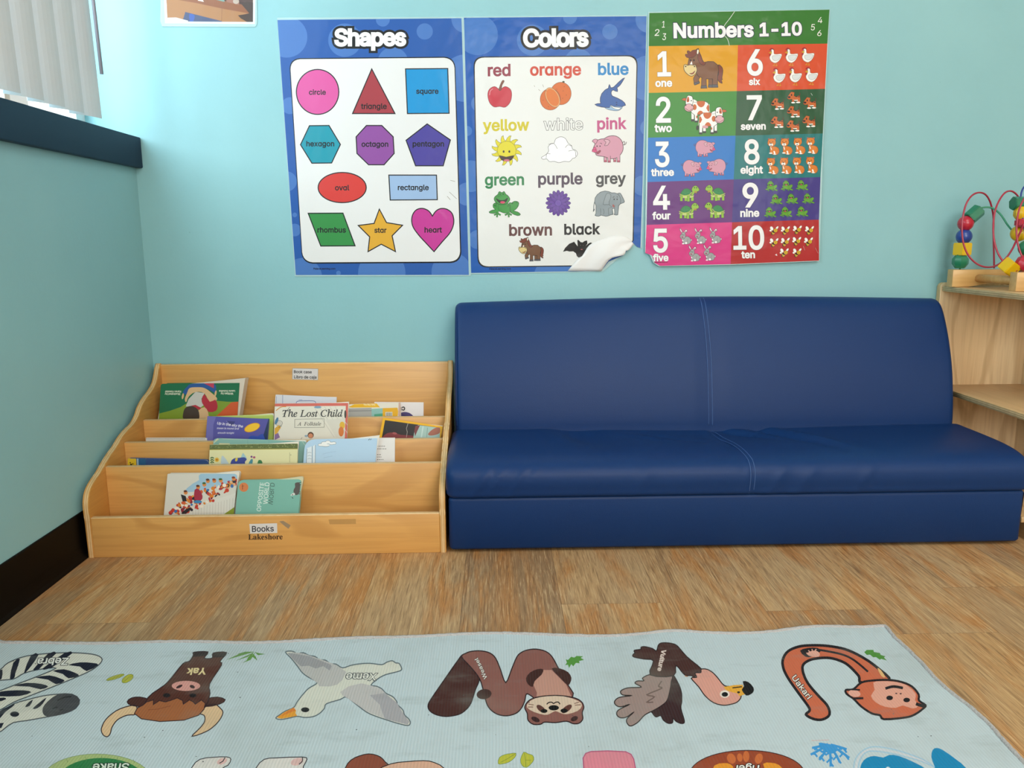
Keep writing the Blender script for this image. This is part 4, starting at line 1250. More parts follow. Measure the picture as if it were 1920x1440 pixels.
def ic_tiger(A):
    o, ol = 'ef8a2c', '7a3a14'
    A.poly([(790, 262), (850, 262), (905, 268), (955, 300), (972, 365), (935, 425), (870, 430), (795, 400), (785, 330)], o, 3, ol, 0.5)
    for i in range(5): A.stroke([(930 + 8 * (i % 2), 285 + i * 30), (968 - 4 * abs(i - 2), 292 + i * 28)], 'b35a18', 0.5)
    A.ell(765, 118, 17, 17, 'cf5a48'); A.ell(885, 118, 17, 17, 'cf5a48')
    A.poly([(755, 130), (800, 108), (860, 112), (892, 140), (900, 195), (870, 245), (820, 268), (765, 250), (738, 205), (742, 165)], o, 3, ol, 0.5)
    A.ell(806, 228, 42, 28, 'efece4'); A.ell(804, 200, 16, 11, '2a1c16'); A.ell(806, 238, 18, 8, '3a2a3a'); A.ell(778, 170, 8, 9, '3a1c10'); A.ell(842, 170, 8, 9, '3a1c10')
    A.poly([(790, 270), (808, 275), (825, 330), (808, 335)], 'efece4'); A.ell(800, 398, 34, 13, 'efece8'); A.ell(872, 380, 16, 30, 'efece8', -20); A.ell(880, 418, 32, 11, 'f0ede8')
def ic_frog(A, c='43a047', ol='1f4a2a', w=0.8, small=False):
    A.poly([(400, 650), (310, 720), (320, 840), (400, 915), (280, 935), (150, 1010), (220, 1065), (440, 1035), (520, 700)], c, 2, ol, w)
    A.poly([(960, 640), (1050, 650), (1150, 588), (1270, 590), (1340, 660), (1300, 810), (1200, 920), (1130, 965), (1300, 1015), (1405, 1110), (1290, 1160), (1010, 1035), (930, 800)], c, 2, ol, w)
    A.poly([(480, 640), (880, 640), (960, 800), (960, 960), (880, 1045), (740, 1055), (600, 1000), (490, 960), (430, 800)], c, 2, ol, w * .8)
    for sx, ex in ((470, (350, 465, 615)), (920, (785, 940, 1055))):
        A.stroke([(sx + 10, 760), (sx + 15, 1080)], c, 4.2 if not small else 1.0)
        for t in ex: A.stroke([(sx + 10, 1060), (t, 1140 if t not in (465, 940) else 1225)], ol, 3.2 if not small else 0.9)
        for t in ex: A.stroke([(sx + 10, 1060), (t, 1135 if t not in (465, 940) else 1218)], c, 2.0 if not small else 0.6)
    A.poly([(560, 200), (600, 205), (640, 235), (690, 230), (740, 190), (775, 220), (820, 300), (920, 380), (978, 480), (960, 570), (880, 660), (720, 718), (540, 700), (410, 620), (352, 500), (385, 400), (500, 310), (525, 240)], c, 2, ol, w)
    A.poly([(420, 460), (540, 525), (660, 540), (780, 520), (892, 440), (870, 560), (800, 640), (690, 682), (560, 650), (470, 560)], '1c2a18', 2)
    A.ell(690, 628, 100, 48, 'e0486a'); A.ell(590, 300, 22, 22, '14281a'); A.ell(715, 300, 22, 22, '14281a')
    if not small:
        A.stroke([(500, 400), (560, 370), (650, 350)], '2f7f3a', 0.8, False, 3)
        for q in ((1080, 670, 30), (1240, 635, 24), (1290, 770, 20), (380, 760, 28), (910, 770, 26), (880, 350, 24)): A.ell(q[0], q[1], q[2], q[2] * .8, '1f6a34')
        A.stroke([(990, 720), (985, 900), (1010, 1020)], ol, 0.7, False, 3); A.stroke([(540, 720), (520, 850), (560, 960)], '2a7a36', 0.7, False, 3)
def ic_bee(A):
    wt, ol = 'f0efe9', '8a6a60'
    A.ell(800, 345, 24, 20, wt, 0, ol, 0.3); A.ell(820, 302, 30, 44, wt, -28, ol, 0.4); A.ell(925, 292, 20, 42, wt, 38, ol, 0.4)
    A.ell(848, 388, 34, 50, '2b2418', 35)
    for k in range(3): A.stroke([(818 + k * 4, 378 + k * 20 - 6), (848 + k * 2, 392 + k * 13), (880 - k * 8, 398 + k * 8)], 'f0c83a', 0.9, False, 3)
    A.ell(897, 342, 38, 38, 'f2c41e', 0, '6a4a10', 0.4); A.stroke([(882, 350), (897, 358), (912, 348)], '5a3a10', 0.5); A.ell(885, 335, 4, 6, '2a2010'); A.ell(908, 333, 4, 6, '2a2010')

def rrect(q, r, n=6):
    """rounded quadrilateral from 4 corners in order"""
    out = []
    for i in range(4):
        c = q[i]; a = q[i - 1]; b = q[(i + 1) % 4]
        la = math.hypot(a[0] - c[0], a[1] - c[1]); lb = math.hypot(b[0] - c[0], b[1] - c[1])
        pa = (c[0] + (a[0] - c[0]) * r / la, c[1] + (a[1] - c[1]) * r / la); pb = (c[0] + (b[0] - c[0]) * r / lb, c[1] + (b[1] - c[1]) * r / lb)
        for k in range(n + 1):
            t = k / n
            out.append(tuple((1 - t) ** 2 * pa[j] + 2 * t * (1 - t) * (c[j] * .85 + (pa[j] + pb[j]) * .075) + t * t * pb[j] for j in (0, 1)))
    return out

WN = Vector((0, -1, 0))
def lam_mat():
    t = NT('clear_laminate_edge')
    t.bsdf.inputs['Base Color'].default_value = lin('c4e2e2')
    t.bsdf.inputs['Roughness'].default_value = 0.2
    tr = t.n('ShaderNodeBsdfTransparent')
    m = t.n('ShaderNodeMixShader'); m.inputs[0].default_value = 0.55
    t.link(tr, 0, m, 1); t.link(t.bsdf, 0, m, 2); t.link(m, 0, t.out, 0)
    return t.m
M_LAM = lam_mat()
def laminate(parent, outl, P0, N):
    pts = [hit(p[0], p[1], P0, N) for p in outl]; n = len(pts)
    vs = [p for p in pts] + [p - N * 0.0005 for p in pts]
    fs = [tuple(range(n)), tuple(range(2 * n - 1, n - 1, -1))] + [(i, n + i, n + (i + 1) % n, (i + 1) % n) for i in range(n)]
    return mesh_obj('laminate_border', vs, fs, M_LAM, parent)

# ------------------------------------------------------------------ poster of shapes
PO = Vector((0, -0.0016, 0))
P1 = thing('shapes_poster', 'laminated blue poster titled Shapes, leftmost of the three wall posters', 'poster', (0.58, -0.0016, 0.86))
laminate(P1, [(519.3, 33.2), (867.6, 31.6), (882.6, 517.3), (553, 518.4)], PO, WN)
A = Art(PO, WN, print_mat, STEP, 2)
B1 = [(520.2, 37.5), (865.3, 34.2), (879.1, 515.4), (554.6, 515.6)]
A.poly(B1, '2560b4')
A.clip = B1
A.view(510, 20, 5.0526)
for q in ((140, 250, 195), (690, 280, 158), (1050, 85, 66), (1447, 197, 77), (1145, 490, 145), (1830, 80, 130), (1830, 640, 225), (170, 900, 80)): A.at(3).ell(q[0], q[1], q[2], q[2] * 1.0, '4f81cc', n=36)
A.view(510, 265, 5.0526)
for q in ((140, 380, 95), (290, 1290, 185), (1040, 1250, 225), (1700, 1240, 190), (630, 1248, 22), (215, 697, 22), (215, 840, 60), (1850, 500, 110)): A.at(3).ell(q[0], q[1], q[2], q[2], '4f81cc', n=36)
A.clip = None; A.view(0, 0, 1)
pan = [(543.6, 111.2), (851.6, 108.3), (863.2, 490.2), (567.8, 492.0)]
A.at(4).poly(rrect([(541.8, 109.2), (853.2, 106.2), (865.6, 493.0), (566.6, 494.6)], 20), '14171c')
A.at(5).poly(rrect(pan, 19), 'dedddb')
A.view(510, 20, 5.0526)
A.at(6).text('Shapes', (590, 328), (1272, 326), 'e8e6e4', off=0.028, ol='101114', w=0.075, spacing=0.95)
INK = '1c1c20'
OW = 2.0
A.at(6).ell(432, 770, 201, 213, 'ef5fae', 0, INK, OW, 48)
A.at(6).poly([(945, 552), (1165, 975), (763, 975)], 'b43f49', 0, INK, OW)
A.at(6).poly([(1265, 552), (1665, 548), (1678, 972), (1283, 975)], '0f9fe2', 0, INK, OW)
A.at(6).poly([(355, 1090), (540, 1088), (648, 1268), (565, 1443), (378, 1445), (270, 1270)], '18a3b9', 0, INK, OW)
A.at(6).poly([(895, 1088), (1040, 1088), (1148, 1195), (1157, 1353), (1062, 1460), (915, 1460), (805, 1353), (797, 1195)], '9c54ab', 0, INK, OW)
A.at(6).poly([(1470, 1073), (1690, 1225), (1622, 1470), (1360, 1470), (1270, 1228)], '5247a6', 0, INK, OW)
for s, x0, x1, y in (('circle', 350, 510, 795), ('triangle', 843, 1087, 930), ('square', 1366, 1577, 786), ('hexagon', 325, 590, 1284), ('octagon', 848, 1102, 1288), ('pentagon', 1332, 1630, 1286)):
    A.at(9).text(kid(s), (x0, y), (x1, y), INK, off=0.014)
A.view(510, 265, 5.0526)
A.at(6).ell(665, 438, 228, 143, 'e8413a', 0, INK, OW, 48)
A.at(6).poly([(1107, 320), (1558, 320), (1566, 553), (1120, 556)], 'aac8ee', 0, INK, OW)
A.at(6).poly([(343, 682), (672, 680), (787, 990), (462, 992)], '38994b', 0, INK, OW)
A.at(6).poly([(1017, 642), (1085, 770), (1237, 795), (1138, 895), (1170, 1045), (1035, 975), (910, 1045), (925, 905), (817, 797), (967, 778)], 'f4b836', 0, INK, OW)
hl = smooth_pts([(1520, 708), (1482, 658), (1420, 635), (1360, 655), (1326, 718), (1332, 800), (1385, 882), (1460, 965), (1535, 1045)], 5, False)
hr = smooth_pts([(1535, 1045), (1610, 955), (1690, 860), (1722, 770), (1708, 688), (1660, 645), (1600, 637), (1552, 662), (1520, 708)], 5, False)
A.at(6).poly(hl[:-1] + hr[:-1], 'd73ca2', 0, INK, OW)
for s, x0, x1, y in (('oval', 597, 732, 463), ('rectangle', 1192, 1485, 461), ('rhombus', 430, 700, 863), ('star', 970, 1085, 865), ('heart', 1445, 1610, 863)):
    A.at(9).text(kid(s), (x0, y), (x1, y), INK, off=0.014)
A.at(9).text('PalaceLearning.com', (393, 1214), (600, 1214), '1c2440', off=0.02)
# scuffs
for q in ((1680, 480, 1750, 545), (1660, 520, 1690, 555), (1690, 370, 1735, 380)): A.at(7).stroke([(q[0], q[1]), (q[2], q[3])], 'a39c88', 0.8)
A.emit('printed_sheet', P1)

# ------------------------------------------------------------------ poster of colours
P2 = thing('colors_poster', 'laminated blue poster titled Colors, its lower right corner folded over', 'poster', (1.01, -0.0016, 0.86))
laminate(P2, [(867.4, 31.4), (1213, 28.5), (1203.8, 466), (1190, 458), (1130, 509.5), (882.2, 513.8)], PO, WN)
A = Art(PO, WN, print_mat, STEP, 2)
V3 = (860, 20, 5.0526); V4 = (860, 265, 5.0526)
def p3(x, y): return (860 + x / 5.0526, 20 + y / 5.0526)
def p4(x, y): return (860 + x / 5.0526, 265 + y / 5.0526)
A.poly([p3(50, 68), p3(1780, 52), p3(1765, 700), p4(1745, 300), p4(1722, 1010), p4(1690, 1000), p4(1655, 965), p4(1560, 1080), p4(1420, 1140), p4(1350, 1228), p4(1040, 1232), p4(118, 1247)], '1560ba')
B2 = [p3(50, 68), p3(1780, 52), p4(1722, 940), p4(1040, 1232), p4(118, 1247)]
A.clip = B2
A.view(*V3)
for q in ((180, 230, 192), (700, 280, 148), (1055, 62, 66), (1433, 200, 73), (1135, 490, 132), (1800, 85, 125), (1800, 640, 215), (200, 880, 82), (80, 1140, 48), (1800, 1110, 80)): A.at(3).ell(q[0], q[1], q[2], q[2], '4a80cc', n=36)
A.view(*V4)
for q in ((110, 330, 150), (1740, 420, 95), (900, 1290, 190), (180, 930, 90), (500, 1300, 60)): A.at(3).ell(q[0], q[1], q[2], q[2], '4a80cc', n=36)
A.clip = None; A.view(0, 0, 1)
def pan2(d):
    tl, tr, bl = p3(150, 445), p3(1686, 432), p4(190, 1186)
    P = []
    def rnd(c, a, b, r=19):
        la = math.hypot(a[0] - c[0], a[1] - c[1]); lb = math.hypot(b[0] - c[0], b[1] - c[1])
        pa = (c[0] + (a[0] - c[0]) * r / la, c[1] + (a[1] - c[1]) * r / la); pb = (c[0] + (b[0] - c[0]) * r / lb, c[1] + (b[1] - c[1]) * r / lb)
        return [tuple((1 - t) ** 2 * pa[j] + 2 * t * (1 - t) * c[j] + t * t * pb[j] for j in (0, 1)) for t in [k / 6 for k in range(7)]]
    re, fb = p4(1647, 940), p4(1340, 1172)
    P += rnd((tl[0] - d, tl[1] - d), bl, tr) + rnd((tr[0] + d, tr[1] - d), tl, re)
    P += [(re[0] + d, re[1]), p4(1560, 1040), p4(1400, 1110), (fb[0], fb[1] + d)] + rnd((bl[0] - d, bl[1] + d), fb, tl)
    return P
A.at(4).poly(pan2(2.1), '121418'); A.at(5).poly(pan2(0), 'dfdeda')
A.view(*V3)
A.at(6).text('Colors', (610, 338), (1232, 330), 'eae9e7', off=0.028, ol='0e0f12', w=0.075, spacing=0.95)
for s, x0, x1, y0, y1, c in (('red', 276, 492, 618, 615, '9e3a4c'), ('orange', 676, 1160, 612, 608, 'e0503a'), ('blue', 1320, 1610, 606, 604, '1f8fd2'), ('yellow', 230, 668, 1137, 1133, 'e2cf1a'), ('pink', 1312, 1590, 1122, 1118, 'd2568f')):
    A.at(6).text(kid(s), (x0, y0), (x1, y1), c, off=0.016)
A.at(6).text('white', (808, 1131), (1176, 1127), 'e2e1dd', off=0.002, ol='3c3a3c', w=0.018)
A.at(6).poly([(390, 745), (340, 718), (290, 745), (275, 800), (292, 870), (335, 912), (390, 908), (440, 915), (487, 870), (503, 800), (490, 745), (440, 718)], 'd8384a', 3, '5a1c24', 0.7)
A.poly([(380, 752), (392, 705), (415, 660), (433, 668), (412, 705), (402, 752)], '8a4f3e', 2, '4a2a20', 0.5); A.stroke([(292, 800), (300, 760), (325, 740)], 'f0b0b8', 1.0, False, 3)
A.at(6).ell(993, 675, 12, 9, '3a4a2a'); A.ell(968, 785, 98, 107, 'e87226', 0, '6a3414', 0.7)
A.ell(868, 840, 96, 102, 'e87226', 0, '6a3414', 0.7); A.ell(890, 822, 62, 100, 'f0b070', -27, '6a3414', 0.5); A.ell(890, 822, 52, 88, 'ee7c26', -27)
for k in range(8):
    a = math.radians(k * 45 + 10); ca, sa = math.cos(a) * 48, math.sin(a) * 82; r = math.radians(-27)
    A.at(12).stroke([(890, 822), (890 + ca * math.cos(r) - sa * math.sin(r), 822 + ca * math.sin(r) + sa * math.cos(r))], '7a3a12', 0.6)
A.at(10)
for x, y in ((930, 745), (990, 760), (1020, 800), (985, 830), (1000, 720), (830, 760), (800, 850), (850, 910)): A.ell(x, y, 4, 4, '9a4a16')
for q in ((715, 708, 722, 722), (755, 745, 772, 760), (795, 700, 805, 725)): A.at(6).stroke([q[:2], q[2:]], '9a8668', 0.7)
# sun
A.at(6)
pts = []
for k in range(12):
    a0 = math.radians(k * 30 - 90 + 8)
    for da, r in ((-14, 92), (-6, 118), (2, 140), (9, 146), (8, 118), (12, 96)):
        a = a0 + math.radians(da); pts.append((455 + r * math.cos(a), 1325 + r * 1.0 * math.sin(a)))
A.poly(pts, 'f2e21c', 0, '5a5414', 0.6); A.ell(455, 1325, 88, 88, 'f2e21c', 0, '7a7018', 0.6)
A.ell(426, 1335, 9, 12, '3a3410'); A.ell(480, 1335, 9, 12, '3a3410')
A.poly([(385, 1370), (450, 1385), (525, 1370), (500, 1415), (455, 1430), (405, 1415)], '3a1c18', 2); A.ell(455, 1418, 28, 10, 'e0708a')
# cloud
A.at(6).poly([(785, 1390), (825, 1365), (852, 1330), (848, 1290), (875, 1262), (903, 1255), (920, 1215), (965, 1195), (1010, 1210), (1037, 1255), (1070, 1280), (1078, 1310), (1112, 1325), (1126, 1360), (1100, 1395), (1080, 1400), (1050, 1430), (1000, 1428), (950, 1440), (905, 1428), (860, 1430), (835, 1405), (800, 1408)], 'efeeec', 3, '5c5a5a', 0.8)
for P in (((850, 1268), (900, 1258), (935, 1308)), ((1010, 1298), (1035, 1272), (1070, 1284)), ((868, 1358), (835, 1355), (828, 1400)), ((1040, 1330), (1100, 1325), (1110, 1380))): A.stroke(P, '5c5a5a', 0.7, False, 4)
A.view(1095, 140, 17.4545).at(6)
A.poly([(1330, 108), (1270, 130), (1150, 230), (980, 400), (930, 425), (872, 425), (855, 370), (830, 322), (808, 380), (800, 440), (690, 500), (580, 620), (532, 760), (530, 880), (548, 940), (440, 948), (358, 975), (420, 1020), (560, 1056), (680, 1072), (830, 1082), (1000, 1060), (1250, 1045), (1360, 1000), (1335, 930), (1250, 850), (1100, 770), (930, 700), (892, 640), (890, 570), (920, 515), (970, 505), (1020, 535), (1095, 552), (1100, 500), (1080, 430), (1180, 345), (1250, 240)], '2f63b0', 0, '1c2c54', 1.1)
A.poly([(680, 1072), (830, 1082), (866, 990), (1000, 1040), (1255, 1048), (1180, 1150), (1060, 1182), (870, 1162), (740, 1120)], 'a4c6e8', 2, '1c2c54', 0.7)
A.poly([(870, 1015), (1000, 1062), (1200, 1085), (1140, 1140), (1020, 1125), (930, 1075)], 'e8e6e0', 2, '3a4250', 0.6)
A.ell(1065, 905, 26, 12, '16264c'); A.ell(1068, 975, 22, 16, '16264c'); A.stroke([(760, 540), (745, 640), (770, 660)], '244f96', 0.8)
A.view(1095, 240, 19.2).at(6); ic_pig(A, 1.1)
A.view(*V4)
for s, x0, x1, y0, y1, c in (('green', 248, 620, 415, 411, '2a8a50'), ('purple', 753, 1174, 407, 403, '584759'), ('grey', 1300, 1584, 402, 398, '454446'), ('brown', 478, 885, 892, 888, '6b4240'), ('black', 1000, 1340, 882, 878, '131214')):
    A.at(6).text(kid(s), (x0, y0), (x1, y1), c, off=0.016)
A.at(6)
for k in range(16):
    a = math.radians(k * 22.5); A.at(6 + k % 2 * 2).ell(943 + 72 * math.cos(a), 585 + 76 * math.sin(a), 47, 20, '6a40a2', k * 22.5, '3a2468', 0.6, 18)
A.at(12)
for k in range(12):
    a = math.radians(k * 30 + 8); A.at(12 + k % 2 * 2).ell(943 + 48 * math.cos(a), 585 + 50 * math.sin(a), 36, 16, '6f46a8', k * 30 + 8, '452c78', 0.4, 16)
A.at(17).ell(943, 585, 30, 30, '7d5cb6', 0, '4a3080', 0.5)
A.view(910, 350, 21.333).at(6); ic_frog(A, w=0.9)
A.view(1095, 345, 19.2).at(6)
A.stroke([(378, 650), (352, 800), (350, 900)], '60686c', 1.4, False, 3); A.poly([(340, 890), (375, 900), (380, 940), (325, 1010)], '50585c', 2)
A.poly([(1000, 322), (900, 278), (760, 252), (600, 290), (480, 380), (400, 500), (380, 650), (430, 780), (432, 1050), (395, 1130), (450, 1155), (530, 1160), (620, 1122), (700, 1145), (790, 1162), (870, 1150), (960, 1110), (1045, 1095), (1020, 900), (1040, 880), (1095, 880), (1105, 1060), (1085, 1100), (1150, 1118), (1215, 1108), (1250, 780), (1310, 712), (1440, 665), (1455, 630), (1420, 540), (1350, 400), (1310, 335), (1265, 325), (1200, 352), (1100, 318)], '9aa6ab', 0, '566064', 1.1)
A.poly([(960, 385), (900, 335), (850, 328), (795, 380), (745, 520), (690, 730), (800, 742), (898, 735), (905, 640), (960, 500)], 'a2adb2', 2, '626c70', 0.8)
A.stroke([(1210, 362), (1285, 450), (1320, 600), (1312, 710)], '566064', 0.9, False, 4)
for P in (((590, 880), (600, 1000), (590, 1120)), ((690, 890), (720, 1000), (700, 1100)), ((875, 880), (880, 1000), (890, 1110)), ((1015, 880), (1020, 1000), (1040, 1090)), ((1105, 880), (1110, 760)), ((900, 640), (920, 770), (1010, 830), (880, 870))): A.stroke(P, '6a7478', 0.8, False, 3)
A.ell(1083, 553, 20, 24, '2a3034'); A.ell(1192, 553, 20, 24, '2a3034'); A.ell(1060, 790, 36, 56, 'b0605c', -20)
A.stroke([(1030, 490), (1090, 450)], '4a5256', 1.0); A.stroke([(1175, 450), (1215, 480)], '4a5256', 1.0)
A.view(*V4).at(6); icon(A, ic_horse, (320, 85, 1410, 1195), (567, 907, 805, 1137), w=0.7, body='80583c')
A.view(1040, 430, 10.667).at(6)
A.poly([(165, 450), (210, 370), (290, 290), (390, 248), (420, 290), (460, 340), (452, 220), (475, 210), (520, 255), (560, 262), (600, 232), (648, 222), (655, 290), (620, 335), (680, 280), (720, 262), (750, 275), (690, 320), (640, 380), (590, 480), (545, 545), (480, 565), (445, 540), (425, 480), (370, 440), (300, 445), (240, 430)], '0e0d0e')
A.ell(520, 318, 8, 10, '5a5658'); A.ell(570, 318, 8, 10, '5a5658'); A.ell(540, 403, 20, 9, 'c46a74')
A.view(*V4).at(9).text('PalaceLearning.com', (290, 1216), (495, 1214), '14264c', off=0.02)
A.emit('printed_sheet', P2)
# torn corner folded towards the room: a bent sheet of its own
def fold_sheet():
    V = lambda x, y: (1040 + x / 10.667, 430 + y / 10.667)
    top = [(262, 830), (330, 745), (400, 660), (470, 585), (548, 535), (590, 470), (640, 385), (700, 315), (790, 260), (900, 210), (1040, 150), (1140, 128), (1300, 122), (1400, 140), (1480, 175), (1520, 215), (1560, 262)]
    bot = [(940, 832), (960, 790), (1000, 730), (1040, 670), (1080, 620), (1150, 570), (1200, 556), (1300, 535), (1340, 525), (1380, 515), (1410, 480), (1425, 430), (1470, 420), (1500, 400), (1540, 350), (1570, 310), (1578, 300)]
    vs = []; fs = []; R = 8; n = len(top)
    for side in (0, 1):
        for i in range(n):
            for k in range(R + 1):
                s = k / R
                p = (top[i][0] + (bot[i][0] - top[i][0]) * s, top[i][1] + (bot[i][1] - top[i][1]) * s)
                q = V(*p)
                u = i / (n - 1)
                lift = 0.0026 + 0.0035 * math.sin(math.pi * s) * (0.4 + 0.6 * u) + 0.011 * s * s * max(0, math.sin(math.pi * min(1, u * 1.05))) + 0.0015 * math.sin(9 * s + 7 * u)
                w = hit(q[0], q[1], (0, -lift + side * 0.0004, 0), WN)
                vs.append(w)
    m = (R + 1); T = n * m
    for i in range(n - 1):
        for k in range(R):
            a = i * m + k
            fs.append((a, a + 1, a + m + 1, a + m)); fs.append((T + a, T + a + m, T + a + m + 1, T + a + 1))
    ring = [k for k in range(R + 1)] + [i * m + R for i in range(1, n)] + [(n - 1) * m + k for k in range(R - 1, -1, -1)] + [i * m for i in range(n - 2, 0, -1)]
    for i in range(len(ring)):
        a, b = ring[i], ring[(i + 1) % len(ring)]; fs.append((a, T + a, T + b, b))
    o = mesh_obj('folded_corner', vs, fs, plain('e2dfdc', 0.55), P2, smooth=True)
    o['label'] = 'white paper back of the folded torn corner'
fold_sheet()

# ------------------------------------------------------------------ poster of numbers (bottom edge stands a little off the wall)
TN = Vector((0, -1, 0.012)).normalized()
TP = Vector((0, -0.0020, 1.17))
P3 = thing('numbers_poster', 'colourful poster titled Numbers 1-10, rightmost of the three wall posters', 'poster', (1.45, -0.006, 0.88))
def v5(x, y): return (1200 + x / 5.0526, 5 + y / 5.0526)
def v6(x, y): return (1200 + x / 5.0526, 240 + y / 5.0526)
laminate(P3, [v5(78, 88), v5(1800, 62), v6(1738, 60), v6(1700, 1262), v6(860, 1297), v6(178, 1310), v6(125, 1275), v6(95, 1205), v6(46, 1180)], TP, TN)
A = Art(TP, TN, print_mat, STEP, 2)
rows_l = [v5(88, 98), v5(83, 412), v5(83, 855), v6(76, 92), v6(70, 512), v6(62, 918), v6(50, 1185)]
rows_m = [v5(940, 82), v5(928, 402), v5(917, 838), v6(905, 73), v6(888, 487), v6(872, 893), v6(858, 1290)]
rows_r = [v5(1795, 66), v5(1775, 388), v5(1753, 816), v6(1732, 52), v6(1710, 465), v6(1695, 868), v6(1696, 1256)]
A.at(2).poly([rows_l[0], rows_m[0], rows_r[0], rows_r[1], rows_m[1], rows_l[1]], '2f7d22')
CL = ['f0aa0a', '3b9433', '0a7fd6', '6a2380', 'ec388e']; CR = ['e95222', '1d5a34', '0a8080', '45388e', 'c32627']
for i in range(5):
    if i < 4: A.at(2).poly([rows_l[i + 1], rows_m[i + 1], rows_m[i + 2], rows_l[i + 2]], CL[i])
    else: A.at(2).poly([rows_l[5], rows_m[5], rows_m[6], v6(190, 1306), v6(140, 1278), v6(110, 1205), rows_l[6]], CL[i])
    A.at(2).poly([rows_m[i + 1], rows_r[i + 1], rows_r[i + 2], rows_m[i + 2]], CR[i])
A.view(1200, 5, 5.0526)
A.at(5).text('Numbers', (318, 330), (1078, 318), 'e9e7e9', off=0.022, ol='24204a', w=0.026)
A.at(5).text('1-10', (1133, 314), (1535, 305), 'e9e7e9', off=0.022, ol='24204a', w=0.026)
for s, x0, x1, y, t in (('1', 207, 234, 236, 60), ('2', 138, 180, 314, 62), ('3', 210, 244, 354, 62), ('5', 1618, 1654, 262, 58), ('4', 1683, 1725, 194, 56), ('6', 1678, 1717, 316, 54)):
    A.at(5).text(s, (x0, y), (x1, y - 1), 'e6e2dc', off=-0.004, top=t, shear=0.12)
WT = 'ebe9e9'
def digit(s, x0, x1, yt, yb): A.at(5).text(s, (x0, yb), (x1, yb - (x1 - x0) * 0.014), WT, off=0.012, top=yb - yt, ol='3a3a40', w=0.006)
def word(s, x0, x1, yb): A.at(5).text(s, (x0, yb), (x1, yb - (x1 - x0) * 0.016), WT, off=0.022, ol='3a3a40', w=0.012)
digit('1', 165, 295, 470, 692); digit('2', 152, 293, 900, 1130); digit('6', 1015, 1165, 450, 683); digit('7', 1013, 1157, 886, 1106)
word('one', 145, 305, 795); word('two', 138, 302, 1224); word('six', 1032, 1138, 778); word('seven', 955, 1192, 1203)
A.view(1200, 240, 5.0526)
digit('3', 143, 280, 138, 362); digit('8', 988, 1133, 115, 336); digit('4', 125, 285, 555, 768); digit('9', 972, 1122, 527, 747); digit('5', 127, 265, 962, 1173)
digit('1', 885, 1008, 938, 1146); digit('0', 1030, 1178, 930, 1146)
word('three', 105, 322, 453); word('eight', 952, 1165, 430); word('four', 117, 290, 864); word('nine', 950, 1130, 840); word('five', 122, 270, 1260); word('ten', 960, 1090, 1232)
A.at(9).text('PalaceLearning.com', (135, 1278), (262, 1274), '5a1438', off=0.02)
A.view(1260, 85, 14.77).at(5); ic_horse(A)
A.view(1260, 170, 14.69).at(5); icon(A, ic_cow, (700, 450, 1510, 1210), (260, 130, 1070, 890), mirror=True); A.at(32); ic_cow(A)
A.view(1380, 80, 11.294)
for dx, dy in ((0, 0), (342, -5), (688, -15), (80, 420), (425, 410), (768, 402)): A.at(5); icon(A, ic_hen, (0, 0, 100, 100), (dx, dy, dx + 100, dy + 100))
A.view(1380, 160, 11.294)
for dx, dy in ((0, 0), (345, -135), (680, -20), (335, 165), (-12, 385), (325, 465), (663, 370)): A.at(5); icon(A, ic_dog, (0, 0, 100, 100), (dx, dy, dx + 100, dy + 100))
A.view(1200, 240, 5.0526)
PB = (272, 275, 1540, 1240)
for b, m in (((505, 115, 715, 273), True), ((385, 303, 588, 461), True), ((628, 293, 833, 451), False)): A.at(5); icon(A, ic_pig, PB, b, mirror=m, w=0.6)
A.view(1260, 340, 14.77)
TB = (190, 112, 760, 560)
for dx, dy, m in ((0, 0, 0), (-12, 478, 0), (725, -17, 1), (710, 462, 1)): A.at(5); icon(A, ic_turtle, TB, (TB[0] + dx, TB[1] + dy, TB[2] + dx, TB[3] + dy), mirror=bool(m))
A.view(1260, 410, 14.69)
for dx, dy in ((0, 0), (408, -12), (820, -25), (245, 470), (655, 450)): A.at(5); icon(A, ic_rabbit, (0, 0, 100, 100), (dx, dy, dx + 100, dy + 100))
A.view(1370, 250, 10.667)
for dx, dy in ((0, 0), (262, -5), (522, -12), (778, -20), (-15, 388), (248, 383), (505, 378), (770, 368)): A.at(5); icon(A, ic_tiger, (0, 0, 100, 100), (dx, dy, dx + 100, dy + 100))
A.view(1370, 330, 10.667)
for x, y in ((690, 95), (1000, 88), (1300, 80), (785, 360), (1100, 350), (1425, 345), (665, 620), (980, 612), (1303, 605)): A.at(5); icon(A, ic_frog, (140, 190, 1405, 1250), (x, y, x + 252, y + 222), c='6db233', ol='2c5a24', w=0.45, small=True)
A.view(1370, 400, 10.667)
for dx, dy in ((0, 0), (228, 2), (468, -12), (710, -2), (0, 240), (225, 232), (455, 215), (690, 225), (205, 443), (462, 443)): A.at(5); icon(A, ic_bee, (0, 0, 100, 100), (dx, dy, dx + 100, dy + 100))
# a white crease through the title and a few scratches
A.view(1200, 5, 5.0526).at(45)
A.stroke([(895, 85), (850, 150), (800, 215), (785, 260), (800, 310), (830, 350), (845, 408)], 'd9dcd4', 0.9, False, 3)
A.stroke([(1618, 858), (1632, 880)], 'c6d4c8', 0.7)
A.view(1370, 400, 10.667)
A.at(45).poly([(880, 830), (920, 808), (930, 855)], 'e8cfcf'); A.stroke([(1690, 690), (1745, 800)], 'e6b0a8', 0.5); A.stroke([(1450, 655), (1480, 740)], 'e6b0a8', 0.7)
A.emit('printed_sheet', P3)

